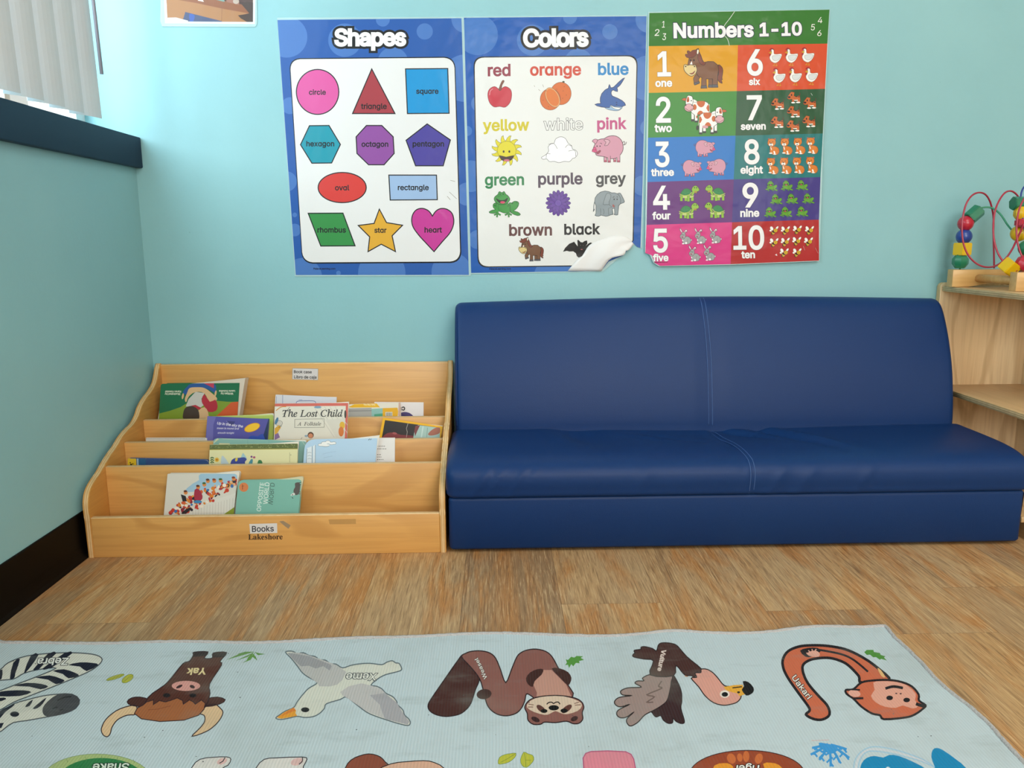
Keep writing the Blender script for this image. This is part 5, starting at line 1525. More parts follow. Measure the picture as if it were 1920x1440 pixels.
# ------------------------------------------------------------------ laminated photograph near the window
P4 = thing('wall_photo', 'laminated photograph of a wooden shelf, cut off by the top edge, left of the posters', 'photograph', (0.2, -0.0016, 1.2))
laminate(P4, [(302, -60), (300.5, 40), (304, 49.5), (478, 50.5), (482, 44), (481, -60)], PO, WN)
A = Art(PO, WN, print_mat, STEP, 2)
A.view(280, 0, 8)
A.poly([(205, -420), (1590, -420), (1585, 362), (235, 348)], 'dfe6e8')
A.poly([(235, -400), (1560, -400), (1555, 330), (272, 322)], 'b9814f')
A.clip = [A.px(p) for p in ((235, -400), (1560, -400), (1555, 330), (272, 322))]
A.poly([(240, -400), (1560, -400), (1550, 110), (850, -120), (250, -200)], '5a4038')
A.poly([(252, -160), (850, -60), (1540, 90), (1545, 210), (1100, 130), (700, 45), (260, -30)], '9a5c36')
A.poly([(260, -190), (850, -90), (1540, 60), (1545, 100), (850, -45), (260, -150)], '4a2e26')
A.poly([(950, -60), (1120, -25), (1130, 30), (960, -10)], '86aa9c'); A.poly([(1150, -30), (1350, 20), (1345, 75), (1160, 30)], 'a8705c'); A.ell(1300, 20, 45, 40, 'c8b4a4')
A.poly([(720, -20), (800, -5), (820, 30), (730, 10)], 'd8d0c4')
A.poly([(1380, 60), (1560, 40), (1560, 340), (1450, 320), (1330, 230), (1500, 200)], '4a3428', 2)
A.poly([(540, 180), (1090, 318), (1050, 420), (500, 400), (510, 280)], '4a5478'); A.poly([(600, 210), (680, 230), (660, 320), (610, 320)], '3f5fb4', 2)
A.poly([(275, 265), (400, 262), (580, 310), (580, 400), (275, 400)], 'cfc8be')
for i in range(14): A.at(12).ell(290 + i * 20, 280 + (i * 37) % 40, 6, 7, '4a4440')
A.at(9).stroke([(1090, 130), (1085, 318)], '7a5030', 0.5)
A.emit('printed_sheet', P4)

# ------------------------------------------------------------------ rug
RX0, RX1, RY0, RY1, RT = 0.030, 1.503, -2.35, -0.785, 0.0055
rug = thing('alphabet_rug', 'pale blue animal alphabet rug on the wooden floor, seen upside down', 'rug', (0.77, -1.55, 0.0))
# woven base with a gently wavy back edge
bm = bmesh.new()
NXr, NYr = 96, 40
def edge_y(x):
    e = 0.004 * math.sin(x * 9.0 + 0.6) + 0.003 * math.sin(x * 23.0)
    e += 0.010 * math.exp(-((x - 1.145) / 0.05) ** 2) + 0.007 * math.exp(-((x - 0.80) / 0.09) ** 2) + 0.008 * math.exp(-((x - 1.50) / 0.03) ** 2) + 0.012 * math.exp(-((x - 1.38) / 0.07) ** 2)
    e += 0.012 * math.exp(-((x - 0.03) / 0.02) ** 2)
    return RY1 + e - 0.006
def edge_x(y):
    return RX1 + 0.004 * math.sin(y * 17.0 + 1.0) + 0.003 * math.sin(y * 41.0)
def rug_pt(u, v):
    x = RX0 + (RX1 - RX0) * u
    y = RY0 + (edge_y(x) - RY0) * v
    x = RX0 + (edge_x(y) - RX0) * u
    return x, y
top = []; bot = []
for j in range(NYr + 1):
    for i in range(NXr + 1):
        x, y = rug_pt(i / NXr, j / NYr)
        top.append(bm.verts.new((x, y, RT))); bot.append(bm.verts.new((x, y, 0.0)))
m = NXr + 1
for j in range(NYr):
    for i in range(NXr):
        a = j * m + i
        bm.faces.new((top[a], top[a + 1], top[a + m + 1], top[a + m])); bm.faces.new((bot[a], bot[a + m], bot[a + m + 1], bot[a + 1]))
ring = list(range(m)) + [j * m + NXr for j in range(1, NYr + 1)] + [NYr * m + i for i in range(NXr - 1, -1, -1)] + [j * m for j in range(NYr - 1, 0, -1)]
for i in range(len(ring)):
    a, b = ring[i], ring[(i + 1) % len(ring)]
    bm.faces.new((top[a], bot[a], bot[b], top[b]))
bm.normal_update()
rv = [v.co.copy() for v in bm.verts]; bm.verts.index_update()
rf = [tuple(v.index for v in f.verts) for f in bm.faces]
border = [(top[i].co.x, top[i].co.y) for i in ring]
bm.free()
RN = Vector((0, 0, 1))
A = Art((0, 0, RT), RN, rug_mat, STEP, 2)
RUG = 'bfcbcf'
A.v += rv; A.f += rf; A.mi += [A.m(RUG)] * len(rf)
R1 = (0, 1180, 4); R2 = (440, 1180, 5.0526); R3 = (780, 1180, 5.0526); R4 = (1120, 1180, 5.0526); R5 = (1440, 1180, 4)
# zebra
ZO = '4c5358'
A.view(*R1).at(2)
A.poly([(-120, 350), (0, 303), (60, 252), (200, 200), (420, 178), (600, 178), (720, 193), (766, 225), (735, 272), (640, 330), (400, 430), (200, 508), (100, 548), (0, 605), (-120, 650), (-120, 500), (0, 460), (130, 410), (250, 365), (420, 292), (300, 300), (180, 330), (120, 365), (60, 378), (-120, 385)], 'd6d2c6', 3, ZO, 2.0)
for P in ([(-20, 330), (18, 300), (12, 372), (-20, 374)], [(100, 250), (150, 222), (115, 330), (108, 364), (74, 370)], [(232, 196), (290, 190), (215, 300), (180, 326)], [(362, 182), (425, 178), (320, 270), (290, 300), (248, 302)], [(480, 180), (545, 178), (400, 280), (370, 294), (315, 298)],
          [(510, 268), (600, 248), (690, 252), (738, 266), (650, 314), (600, 280)], [(395, 312), (480, 300), (560, 325), (592, 348), (515, 368), (470, 335)], [(265, 362), (370, 346), (450, 368), (485, 388), (420, 412), (360, 378)], [(105, 424), (200, 402), (310, 410), (362, 430), (305, 450), (220, 430)], [(-20, 475), (60, 460), (180, 458), (235, 472), (150, 500), (-20, 502)], [(-20, 520), (30, 512), (45, 525), (-20, 545)]):
    A.at(5).poly(P, '1c1f30', 2)
A.at(4).poly([(-120, 640), (0, 620), (100, 560), (200, 530), (320, 500), (430, 487), (540, 487), (597, 530), (570, 592), (480, 632), (350, 658), (200, 685), (100, 700), (40, 740), (-10, 775), (-120, 800)], 'd6d2c6', 2, ZO, 2.0)
A.at(7).poly([(430, 490), (540, 487), (597, 530), (565, 595), (470, 636), (360, 656), (320, 625), (335, 565)], '47474b', 3)
A.at(8).ell(110, 637, 34, 20, '1c1f2c'); A.poly([(188, 582), (215, 548), (248, 528), (222, 575)], '1c1f30', 2); A.poly([(245, 596), (290, 555), (348, 512), (320, 560), (282, 592)], '1c1f30', 2)
A.at(8).poly([(-40, 650), (20, 600), (110, 560), (90, 585), (40, 620), (-20, 690)], '1c1f30', 2); A.at(8).poly([(-20, 706), (30, 702), (10, 740), (-20, 745)], '1c1f30')
A.at(9).stroke([(430, 535), (480, 512), (535, 505)], '26262a', 2.4, False, 3); A.stroke([(392, 596), (430, 584)], '26262a', 2.2); A.stroke([(445, 608), (475, 600)], '26262a', 2.2)
A.at(8).text('Zebra', (518, 215), (288, 219), 'e8e6e0', off=0.01, ol='23252c', w=0.04, shear=0.28, hs=0.8)
# yak
YO = '2e1a20'
A.at(2).poly([(1020, 572), (950, 580), (870, 612), (795, 675), (760, 745), (772, 790), (802, 806), (826, 785), (840, 735), (880, 680), (950, 645), (1020, 636)], 'dcb890', 3, YO, 1.9)
A.at(2).poly([(1535, 578), (1610, 562), (1650, 590), (1672, 625), (1640, 690), (1560, 760), (1440, 803), (1500, 740), (1535, 690), (1530, 645), (1480, 625)], 'dcb890', 3, YO, 1.9)
A.at(2).poly([(1120, 530), (1050, 508), (985, 515), (953, 545), (990, 572), (1100, 580)], '4a2822', 2, YO, 1.6); A.at(2).poly([(1545, 525), (1630, 508), (1690, 528), (1650, 560), (1540, 580)], '4a2822', 2, YO, 1.6)
A.at(4).poly([(1455, 172), (1560, 170), (1532, 216), (1592, 216), (1600, 178), (1700, 175), (1650, 240), (1662, 268), (1572, 410), (1575, 480), (1545, 570), (1480, 600), (1120, 600), (1110, 512), (1232, 420), (1285, 365), (1372, 258), (1420, 240), (1450, 195)], '542c22', 3, YO, 1.9)
A.at(6).poly([(1455, 172), (1560, 170), (1542, 200), (1448, 208)], '241418'); A.at(6).poly([(1598, 178), (1700, 175), (1680, 210), (1592, 212)], '241418')
A.at(6).poly([(1008, 632), (1030, 590), (1070, 570), (1100, 545), (1152, 530), (1150, 565), (1195, 535), (1240, 545), (1275, 535), (1330, 515), (1370, 535), (1375, 562), (1420, 530), (1450, 545), (1465, 562), (1510, 530), (1540, 555), (1530, 600), (1490, 645), (1380, 682), (1200, 692), (1060, 672)], 'a2613a', 1, YO, 1.6)
A.at(8).ell(1395, 425, 107, 38, 'd8988e'); A.ell(1345, 430, 26, 10, '3a2226', -25); A.ell(1442, 431, 20, 12, '3a2226', 20); A.ell(1250, 496, 28, 16, '1c1418'); A.ell(1447, 497, 27, 15, '1c1418')
A.at(8).text('Yak', (1552, 291), (1406, 294), 'e6cf9a', off=0.02, shear=0.25, hs=0.8)
A.stroke([(1110, 605), (1180, 600), (1280, 575)], '864a2c', 1.2)
# grass and small leaves
A.view(*R1).at(2); A.ell(865, 360, 70, 13, 'b4b23c', -18, '5a6a2a', 0.7); A.ell(957, 370, 48, 24, 'b4b23c', -32, '5a6a2a', 0.7)
A.at(5).stroke([(805, 382), (925, 340)], '6a7a2a', 0.6); A.stroke([(915, 400), (998, 342)], '6a7a2a', 0.6)
A.view(*R2).at(2)
for P in ([(180, 215), (60, 225), (-80, 290), (60, 250)], [(190, 215), (90, 260), (5, 300), (120, 262)], [(200, 215), (120, 290), (70, 320), (150, 290)], [(170, 225), (200, 260), (215, 297), (170, 262)], [(190, 215), (240, 228), (290, 235), (220, 245)], [(180, 215), (130, 260), (110, 300), (150, 280)], [(190, 212), (100, 212), (20, 235), (120, 232)]): A.at(2).poly(P, '5d8f3c', 1)
# bird
BO = '5e6a70'
A.at(2).poly([(390, 840), (430, 808), (480, 775), (560, 740), (590, 690), (640, 625), (700, 560), (782, 505), (700, 455), (640, 410), (595, 350), (540, 280), (482, 218), (520, 206), (560, 212), (592, 230), (650, 222), (705, 248), (762, 258), (805, 288), (862, 293), (905, 325), (960, 330), (1022, 365), (1100, 342), (1180, 328), (1280, 322), (1392, 335), (1440, 312), (1492, 298), (1525, 318), (1555, 322), (1572, 345), (1582, 382), (1540, 402), (1430, 430), (1355, 470), (1292, 528), (1345, 540), (1395, 565), (1432, 605), (1500, 640), (1538, 690), (1540, 712), (1592, 762), (1610, 812), (1650, 850), (1664, 885), (1640, 912), (1540, 890), (1450, 862), (1340, 825), (1250, 785), (1150, 710), (1058, 642), (1000, 665), (870, 705), (850, 750), (800, 800), (740, 828), (660, 835), (590, 825), (500, 845), (430, 855)], 'd3d1c4', 3, BO, 2.1)
A.at(5).poly([(500, 225), (560, 218), (650, 228), (760, 265), (862, 300), (960, 338), (1012, 372), (1058, 405), (1020, 480), (970, 525), (900, 542), (800, 540), (785, 510), (700, 448), (640, 400), (590, 335)], 'b9b5b2', 1); A.at(5).poly([(1062, 648), (1020, 625), (1000, 595), (1080, 540), (1200, 512), (1290, 532), (1390, 566), (1430, 608), (1535, 695), (1608, 815), (1655, 875), (1638, 905), (1450, 856), (1255, 780)], 'bdb8b6', 1)
A.at(7).poly([(500, 225), (592, 236), (705, 254), (805, 294), (905, 332), (920, 350), (900, 392), (840, 350), (770, 372), (700, 345), (630, 352), (580, 310)], '9b999b', 1); A.at(7).poly([(1280, 625), (1420, 604), (1535, 695), (1608, 815), (1655, 875), (1638, 903), (1425, 848), (1395, 780), (1375, 715)], 'a7a3a6', 1)
A.at(7).poly([(400, 836), (470, 785), (560, 742), (582, 770), (575, 795), (592, 820), (500, 838), (440, 848)], 'e59a2c'); A.at(9).poly([(430, 830), (480, 790), (560, 745), (580, 770), (500, 800)], 'dd7a26')
A.at(9).ell(668, 763, 39, 23, '1a1c20')
A.at(9).text('Xeme', (1352, 420), (1062, 420), 'dedbd0', off=0.01, ol='3c4248', w=0.045, shear=0.22, hs=0.8)
# weasel
WO = '2a181c'
A.view(*R3).at(2)
A.poly([(440, 255), (520, 330), (600, 455), (560, 580), (520, 700), (470, 765), (400, 808), (280, 826), (180, 805), (125, 765), (115, 715), (150, 650), (260, 490), (400, 290)], '482824', 4, WO, 2.1)
A.at(4).poly([(432, 262), (470, 228), (530, 208), (620, 205), (700, 225), (755, 275), (800, 380), (850, 505), (905, 380), (955, 262), (1000, 218), (1060, 195), (1140, 188), (1230, 210), (1290, 262), (1350, 370), (1420, 500), (1482, 645), (1150, 662), (1105, 640), (1048, 612), (1030, 680), (1000, 745), (950, 795), (860, 820), (770, 805), (700, 755), (665, 690), (640, 590), (602, 468), (520, 360)], '885850', 3, WO, 2.1)
A.at(6).poly([(1210, 386), (1285, 386), (1420, 520), (1475, 645), (1140, 655), (1145, 600), (1108, 515)], 'bd8c7c')
A.at(7).poly([(1205, 380), (1150, 378), (1080, 410), (1042, 465), (1060, 520), (1105, 546), (1125, 490), (1190, 430)], '402420', 2); A.at(7).poly([(1285, 372), (1360, 370), (1440, 405), (1473, 460), (1462, 505), (1435, 530), (1360, 455)], '402420', 2)
A.at(7).ell(645, 615, 71, 48, '402420', -8)
A.at(8).poly([(1110, 655), (1200, 635), (1340, 628), (1480, 645), (1560, 680), (1590, 735), (1575, 790), (1580, 850), (1545, 890), (1490, 895), (1425, 872), (1320, 885), (1220, 880), (1180, 900), (1110, 900), (1062, 862), (1055, 800), (1030, 740), (1060, 685)], '885850', 4, WO, 2.1)
A.at(10).poly([(1130, 655), (1240, 635), (1400, 636), (1540, 680), (1572, 725), (1530, 775), (1430, 805), (1370, 795), (1320, 775), (1270, 800), (1220, 812), (1120, 785), (1050, 740), (1070, 690)], 'd5bca6', 2)
A.at(12).ell(1132, 855, 42, 22, '3a2020', 25); A.ell(1500, 848, 36, 22, '3a2020', -25)
A.at(12).ell(1185, 755, 52, 25, '5f3830', 40); A.ell(1428, 755, 58, 26, '5f3830', -38); A.at(13).ell(1213, 775, 32, 19, '14100f'); A.ell(1403, 772, 34, 20, '14100f'); A.ell(1305, 745, 49, 25, '100d0e')
A.at(13).stroke([(1238, 712), (1258, 695), (1285, 692), (1303, 704), (1325, 692), (1350, 692), (1364, 712)], '1a1214', 2.0, False, 3)
for P in (((1065, 710), (1115, 718)), ((1058, 738), (1110, 738)), ((1500, 705), (1545, 690)), ((1505, 720), (1560, 716))): A.at(13).stroke(P, '6a3c34', 1.2)
A.at(8).text('Weasel', (676, 462), (584, 268), 'e6dfd6', off=0.005, ol='23181a', w=0.04, hs=0.78)
A.at(2).poly([(1418, 285), (1440, 290), (1470, 260), (1500, 268), (1520, 252), (1585, 256), (1560, 270), (1592, 290), (1545, 300), (1550, 322), (1515, 318), (1490, 350), (1470, 330), (1450, 368), (1440, 335), (1412, 340), (1430, 315)], '4f8f34', 0)
# vulture
VO = '2a1a1c'
A.view(*R4).at(2)
A.poly([(705, 440), (760, 500), (795, 590), (800, 680), (792, 750), (825, 870), (800, 893), (750, 875), (718, 845), (712, 885), (670, 890), (625, 860), (600, 818), (555, 830), (520, 790), (520, 765), (660, 650)], '3a2224', 4, VO, 2.0)
A.at(4).poly([(700, 432), (700, 500), (690, 570), (662, 672), (610, 722), (540, 765), (450, 812), (385, 880), (320, 916), (285, 895), (280, 850), (345, 785), (280, 830), (220, 838), (185, 810), (200, 765), (305, 712), (220, 735), (172, 715), (165, 680), (210, 645), (325, 628), (240, 622), (222, 585), (290, 555), (415, 548), (358, 512), (380, 490), (440, 488), (430, 460), (520, 425)], '9c837d', 4, VO, 2.0)
A.at(6).poly([(576, 155), (600, 132), (650, 128), (710, 136), (760, 160), (850, 262), (985, 375), (975, 415), (940, 405), (920, 460), (895, 440), (825, 430), (745, 342), (722, 440), (500, 432), (532, 300), (440, 282), (345, 262), (338, 240), (355, 225), (350, 200), (410, 190), (415, 170), (450, 165), (520, 182), (560, 205)], '482a26', 3, VO, 2.0)
A.at(8).poly([(985, 378), (1040, 380), (1095, 412), (1140, 460), (1205, 535), (1280, 545), (1345, 590), (1362, 640), (1325, 690), (1260, 712), (1190, 720), (1100, 695), (1020, 630), (960, 545), (890, 465), (940, 455), (925, 415), (980, 410)], 'd99a8a', 3, VO, 2.0)
A.at(10).poly([(1195, 548), (1290, 530), (1375, 525), (1405, 615), (1345, 635), (1330, 610), (1280, 598), (1225, 580)], 'e2a43a'); A.at(11).poly([(1378, 493), (1430, 500), (1478, 550), (1480, 590), (1455, 615), (1410, 628), (1368, 575), (1390, 540)], '1a1718', 2)
A.at(12).stroke([(1280, 556), (1370, 545)], '1a1718', 2.0); A.ell(1338, 598, 14, 10, '1a1718'); A.ell(1207, 615, 46, 36, 'e6d9cc'); A.ell(1208, 618, 30, 22, '15181a')
A.at(9).text('Vulture', (612, 192), (570, 392), 'e4d5cc', off=0.012, ol='9a7a70', w=0.04, hs=0.9)
A.at(6).stroke([(610, 490), (580, 540), (610, 560), (470, 620), (540, 640), (470, 690), (530, 690)], '6e5852', 2.4, False, 3)
A.at(6).stroke([(830, 442), (858, 446)], 'b0692c', 1.6)
# uakari
UO = '221b1f'
A.view(*R5).at(2)
A.poly([(285, 640), (312, 610), (300, 575), (230, 480), (150, 365), (115, 290), (112, 225), (150, 165), (230, 130), (330, 120), (450, 125), (580, 150), (700, 205), (810, 280), (912, 385), (705, 400), (680, 350), (600, 268), (530, 232), (460, 215), (385, 216), (310, 232), (262, 270), (265, 330), (300, 405), (370, 490), (440, 565), (462, 620), (450, 655), (400, 678), (340, 672)], 'c9694a', 4, UO, 5.0)
A.at(4).stroke([(340, 150), (420, 160), (560, 190), (650, 235), (750, 318)], UO, 3.8, False, 4)
A.at(5).poly([(240, 160), (300, 140), (370, 140), (395, 165), (330, 205), (280, 205)], UO, 2); A.at(6).poly([(290, 185), (320, 165), (360, 160), (388, 182), (380, 205), (330, 206)], 'e0a694', 2)
for x, y in ((275, 178), (290, 158), (318, 148), (350, 148)): A.at(6).stroke([(335, 188), (x + 12, y)], 'e0a694', 1.8)
A.at(5).poly([(820, 290), (850, 310), (880, 360), (850, 350)], 'e2b478', 2)
A.at(7).poly([(585, 455), (640, 450), (700, 400), (780, 385), (900, 380), (1000, 395), (1080, 430), (1130, 490), (1132, 535), (1182, 570), (1160, 598), (1100, 640), (1030, 662), (870, 675), (840, 645), (780, 632), (700, 580), (640, 520), (590, 485)], 'c9694a', 3, UO, 4.0)
A.at(9).poly([(790, 400), (850, 390), (950, 394), (1040, 420), (1108, 485), (1102, 530), (1128, 575), (1085, 595), (1010, 572), (960, 590), (880, 582), (810, 550), (772, 500), (800, 455)], 'dea08c', 2)
A.at(10).ell(912, 515, 25, 17, '1c171a'); A.ell(1040, 531, 25, 17, '1c171a'); A.stroke([(880, 445), (940, 430), (1012, 441)], UO, 5.0, False, 4)
for x, y in ((962, 482), (995, 484)): A.ell(x, y, 8, 5, '4a3034')
A.ell(648, 482, 46, 26, 'e0a694', 10); A.stroke([(1110, 560), (1160, 575), (1180, 572)], UO, 6.0, False, 3); A.stroke([(645, 520), (715, 518)], UO, 4.0); A.stroke([(620, 452), (690, 456)], UO, 3.0)
A.at(6).text('Uakari', (176, 364), (298, 528), 'e6dcd2', off=0.006, ol='1f191c', w=0.045, hs=0.8)
A.at(2).poly([(722, 172), (740, 155), (790, 154), (795, 170), (840, 178), (845, 192), (880, 202), (870, 212), (892, 234), (850, 222), (838, 228), (810, 208), (790, 210), (765, 190), (740, 192)], '4d8b36')
# next row, mostly below the frame
A.view(*R1).at(2)
A.ell(725, 1125, 405, 190, 'a7b678', 0, '6f8a50', 0.8, 40); A.at(4).ell(760, 1140, 330, 175, '2f7a45', 0, None, 0, 40)
for x in (500, 640, 760, 880, 1000): A.at(4).stroke([(x, 945 + abs(x - 740) * 0.12), (x + 8, 975 + abs(x - 740) * 0.10)], '6f8a50', 0.8)
A.at(6).text('Snake', (972, 1006), (700, 1010), 'd8e0d0', off=0.01, ol='14301f', w=0.05, shear=0.2, hs=0.8)
A.at(2).poly([(1400, 1160), (1440, 1035), (1500, 975), (1600, 960), (1700, 957), (1732, 975), (1710, 1020), (1660, 1050), (1640, 1160)], 'd9d2cc', 2, '23202a', 1.6); A.at(5).stroke([(1645, 1005), (1672, 990), (1688, 962)], '23202a', 1.6); A.at(4).ell(1665, 990, 40, 22, 'deb4ae', -20)
A.view(*R2)
A.at(2).poly([(150, 1450), (205, 1310), (280, 1232), (400, 1218), (640, 1210), (685, 1232), (650, 1300), (600, 1450)], 'd9d2cc', 2, '23202a', 1.7); A.at(4).ell(590, 1255, 60, 34, 'deb4ae', -15); A.at(5).stroke([(610, 1280), (640, 1250), (642, 1215)], '23202a', 1.8, False, 3)
A.at(2).poly([(1000, 1500), (1045, 1320), (1100, 1240), (1180, 1200), (1270, 1180), (1350, 1195), (1400, 1225), (1460, 1285), (1600, 1330), (1600, 1500)], '8a4a38', 2, '23181c', 1.7)
A.at(4).poly([(1250, 1500), (1330, 1350), (1480, 1275), (1620, 1255), (1790, 1245), (1890, 1262), (2000, 1330), (2080, 1500)], 'd4a68e', 2, '23181c', 1.7)
A.view(*R3).at(2); A.poly([(778, 1272), (790, 1215), (840, 1188), (890, 1178), (947, 1174), (935, 1215), (880, 1258), (820, 1275)], 'b9b73e', 2, '5a7a34', 0.8); A.poly([(1020, 1164), (1060, 1180), (1105, 1195), (1117, 1235), (1085, 1280), (1045, 1308), (1005, 1290), (990, 1235)], 'b9b73e', 2, '5a7a34', 0.8)
A.at(5).stroke([(800, 1262), (870, 1225), (940, 1180)], '5a7a34', 0.7); A.stroke([(1040, 1300), (1035, 1230), (1025, 1170)], '5a7a34', 0.7); A.stroke([(1035, 1240), (1090, 1240)], '5a7a34', 0.6)
A.view(*R4).at(2); A.poly([(-120, 1450), (-135, 1220), (-110, 1175), (-60, 1158), (100, 1152), (270, 1160), (320, 1185), (345, 1230), (385, 1450)], 'dc8292', 1, 'b04c74', 2.0)
A.at(2).ell(1420, 1375, 545, 228, '97452a', 0, '3a1a1c', 1.6, 48)
for x, y, w_, h_, r in ((1270, 1225, 40, 50, -25), (1410, 1205, 30, 52, 0), (1530, 1225, 36, 50, 20), (1350, 1215, 26, 40, -8)): A.at(4).ell(x, y, w_, h_, 'c86a38', r)
A.at(4).poly([(1110, 1290), (1200, 1268), (1262, 1280), (1290, 1330), (1180, 1420), (1080, 1400)], 'e3932c', 2); A.at(4).poly([(1570, 1275), (1650, 1265), (1720, 1285), (1760, 1340), (1700, 1400), (1620, 1380)], 'e3932c', 2)
A.at(6).text('Tiger', (1560, 1290), (1300, 1290), 'eee8e0', off=0.01, ol='1a1214', w=0.05, shear=0.15, hs=0.8)
A.view(*R5).at(2)
def branch(x0, y0, x1, y1, n, w):
    A.at(2).stroke([(x0, y0), ((x0 + x1) / 2 + 6, (y0 + y1) / 2), (x1, y1)], '3f93cf', w, False, 3)
    for i in range(n):
        t = 0.35 + 0.6 * i / max(1, n); s = 1 if i % 2 else -1
        px_, py_ = x0 + (x1 - x0) * t, y0 + (y1 - y0) * t
        A.at(3).stroke([(px_, py_), (px_ + s * 24, py_ + 14 + 6 * i)], '3f93cf', w * 0.75)
for q in ((450, 865, 320, 940), (450, 870, 385, 980), (455, 870, 470, 1030), (460, 870, 540, 1000), (470, 870, 610, 965), (450, 862, 330, 890), (470, 865, 590, 900)): branch(*q, 4, 4.5)
A.at(6).poly([(380, 852), (430, 856), (520, 880), (500, 930), (440, 925), (400, 890)], '3f93cf', 2)
A.at(2).stroke([(325, 835), (455, 830)], 'd89a90', 0.8)
for k, c in ((0, '9dbfd6'), (18, 'd2cfd6'), (34, '9dbfd6')): A.at(2).stroke([(640 + k, 1060), (655 + k, 975 + k * .3), (710 + k * .6, 910 + k * .5), (800, 880 + k), (960, 905 + k), (1150, 970 + k * .6), (1260, 1040)], c, 2.0, False, 4)
A.at(4).poly([(680, 1100), (700, 1010), (740, 965), (800, 950), (865, 962), (910, 942), (980, 950), (1090, 995), (1200, 1060), (1240, 1160), (680, 1160)], '1c84b4', 2); A.at(5).poly([(1225, 960), (1235, 905), (1265, 890), (1310, 905), (1400, 968), (1490, 1045), (1540, 1160), (1300, 1160), (1250, 1030)], '1c84b4', 2)
A.at(6).poly([(880, 1045), (900, 1030), (925, 1050), (920, 1080), (880, 1080)], 'cfd8dc', 2)
# specks of dirt
rnd = random.Random(21)
A.view(0, 0, 1)
for i in range(26):
    A.at(14).ell(rnd.uniform(20, 1750), rnd.uniform(1225, 1435), rnd.uniform(0.7, 1.7), rnd.uniform(0.5, 1.0), rnd.choice(['4a4f50', '6a6f6c', '3a3c3e']), n=8)
A.emit('woven_pile', rug)
# overlocked border yarn
bp_ = [(x, y) for x, y in border]
dense = []
for i in range(len(bp_)):
    a, b = bp_[i], bp_[(i + 1) % len(bp_)]
    L = math.hypot(b[0] - a[0], b[1] - a[1]); n = max(1, int(L / 0.004))
    for k in range(n): dense.append((a[0] + (b[0] - a[0]) * k / n, a[1] + (b[1] - a[1]) * k / n))
rnd = random.Random(4)
tt = NT('overlock_yarn'); tt.bsdf.inputs['Roughness'].default_value = 0.95
nn = tt.n('ShaderNodeTexNoise', Vector=tt.coords((1, 1, 1)), Scale=420.0, Detail=3.0)
tt.base(tt.mix(nn, lin('96918f'), lin('cfcac8'))); tt.bump(nn, 0.9, 0.002)
tube('binding', [(x + rnd.uniform(-.0006, .0006), y + rnd.uniform(-.0006, .0006), 0.0040 + rnd.uniform(-.0004, .0004)) for x, y in dense], 0.0042, tt.m, rug, 7, True)

# ------------------------------------------------------------------ bead maze on the shelf unit
ZT = 0.5212
maze = thing('bead_maze', 'wooden bead maze toy with red wire loops on top of the birch shelf', 'toy', (2.06, -0.15, ZT))
def side_board(P, D, Lb, th, hgt):
    """P = left end near the wall, D = unit vector along the board"""
    prof = [(0, 0), (0.040, 0.0), (0.055, 0.003), (0.075, 0.010), (Lb / 2, 0.012), (Lb - 0.075, 0.010), (Lb - 0.055, 0.003), (Lb - 0.04, 0), (Lb, 0), (Lb, hgt), (0, hgt)]
    Nn = Vector((D.y, -D.x, 0))
    if Nn.y > 0: Nn = -Nn
    bm = bmesh.new()
    lo = [bm.verts.new(P + D * u + Vector((0, 0, v))) for u, v in prof]; hi = [bm.verts.new(P + D * u + Nn * th + Vector((0, 0, v))) for u, v in prof]
    n = len(prof)
    f1 = bm.faces.new(lo); f2 = bm.faces.new(hi)
    for i in range(n): bm.faces.new((lo[i], lo[(i + 1) % n], hi[(i + 1) % n], hi[i]))
    bmesh.ops.bevel(bm, geom=list(set(list(f1.edges) + list(f2.edges))), offset=0.0025, segments=2, affect='EDGES', profile=0.5)
    return bm_obj('side_board', bm, M_BEECH, maze, autos=40)
Db = Vector((1, -0.05, 0)).normalized()
BP = Vector((1.970, -0.046, ZT)); FP = Vector((2.012, -0.222, ZT))
side_board(BP, Db, 0.205, 0.028, 0.042)
side_board(FP, Db, 0.165, 0.028, 0.042)
tube('dowel', [Vector((2.030, -0.070, ZT + 0.021)), Vector((2.050, -0.2275, ZT + 0.021))], 0.0095, M_BEECH, maze, 16)
tube('dowel', [Vector((2.150, -0.076, ZT + 0.021)), Vector((2.150, -0.2325, ZT + 0.021))], 0.0095, M_BEECH, maze, 16)
M_RED = plain('a8203c', 0.3, 0.3); M_GRN = plain('1f8a62', 0.3, 0.3); M_BLU = plain('1f3a8a', 0.3, 0.3)
def on(px, py, y): return hit(px, py, (0, y, 0), Vector((0, -1, 0)))
def wire(name, pts, mat_, r=0.0021):
    P = [on(*p) for p in pts]
    P = [Vector(q) for q in smooth_pts([tuple(p) for p in P], 6, False)]
    return tube(name, P, r, mat_, maze, 8)
YB = -0.062
wire('wire', [(1800, 505, YB), (1801, 478, YB), (1807, 445, YB), (1813, 415, YB), (1822, 402, YB), (1834, 392.5, YB), (1848, 388.5, -.066), (1862, 391, -.072), (1876, 402, -.085), (1888, 420, -.10), (1897, 431, -.112), (1908, 437, -.12), (1922, 440, -.13)], M_GRN)
wire('wire', [(1864, 503, YB), (1863.5, 470, YB), (1862.5, 440, YB), (1862.8, 410, YB), (1858, 383, -.068), (1849, 366, -.078), (1836, 361, -.09), (1822, 367, -.10), (1811, 384, -.108), (1805, 410, -.112), (1804, 438, -.115), (1808, 462, -.118), (1818, 482, -.122), (1834, 496, -.126), (1852, 501, -.13), (1870, 497, -.135), (1886, 484, -.14), (1898, 467, -.145), (1907, 448, -.15), (1920, 420, -.16)], M_RED)
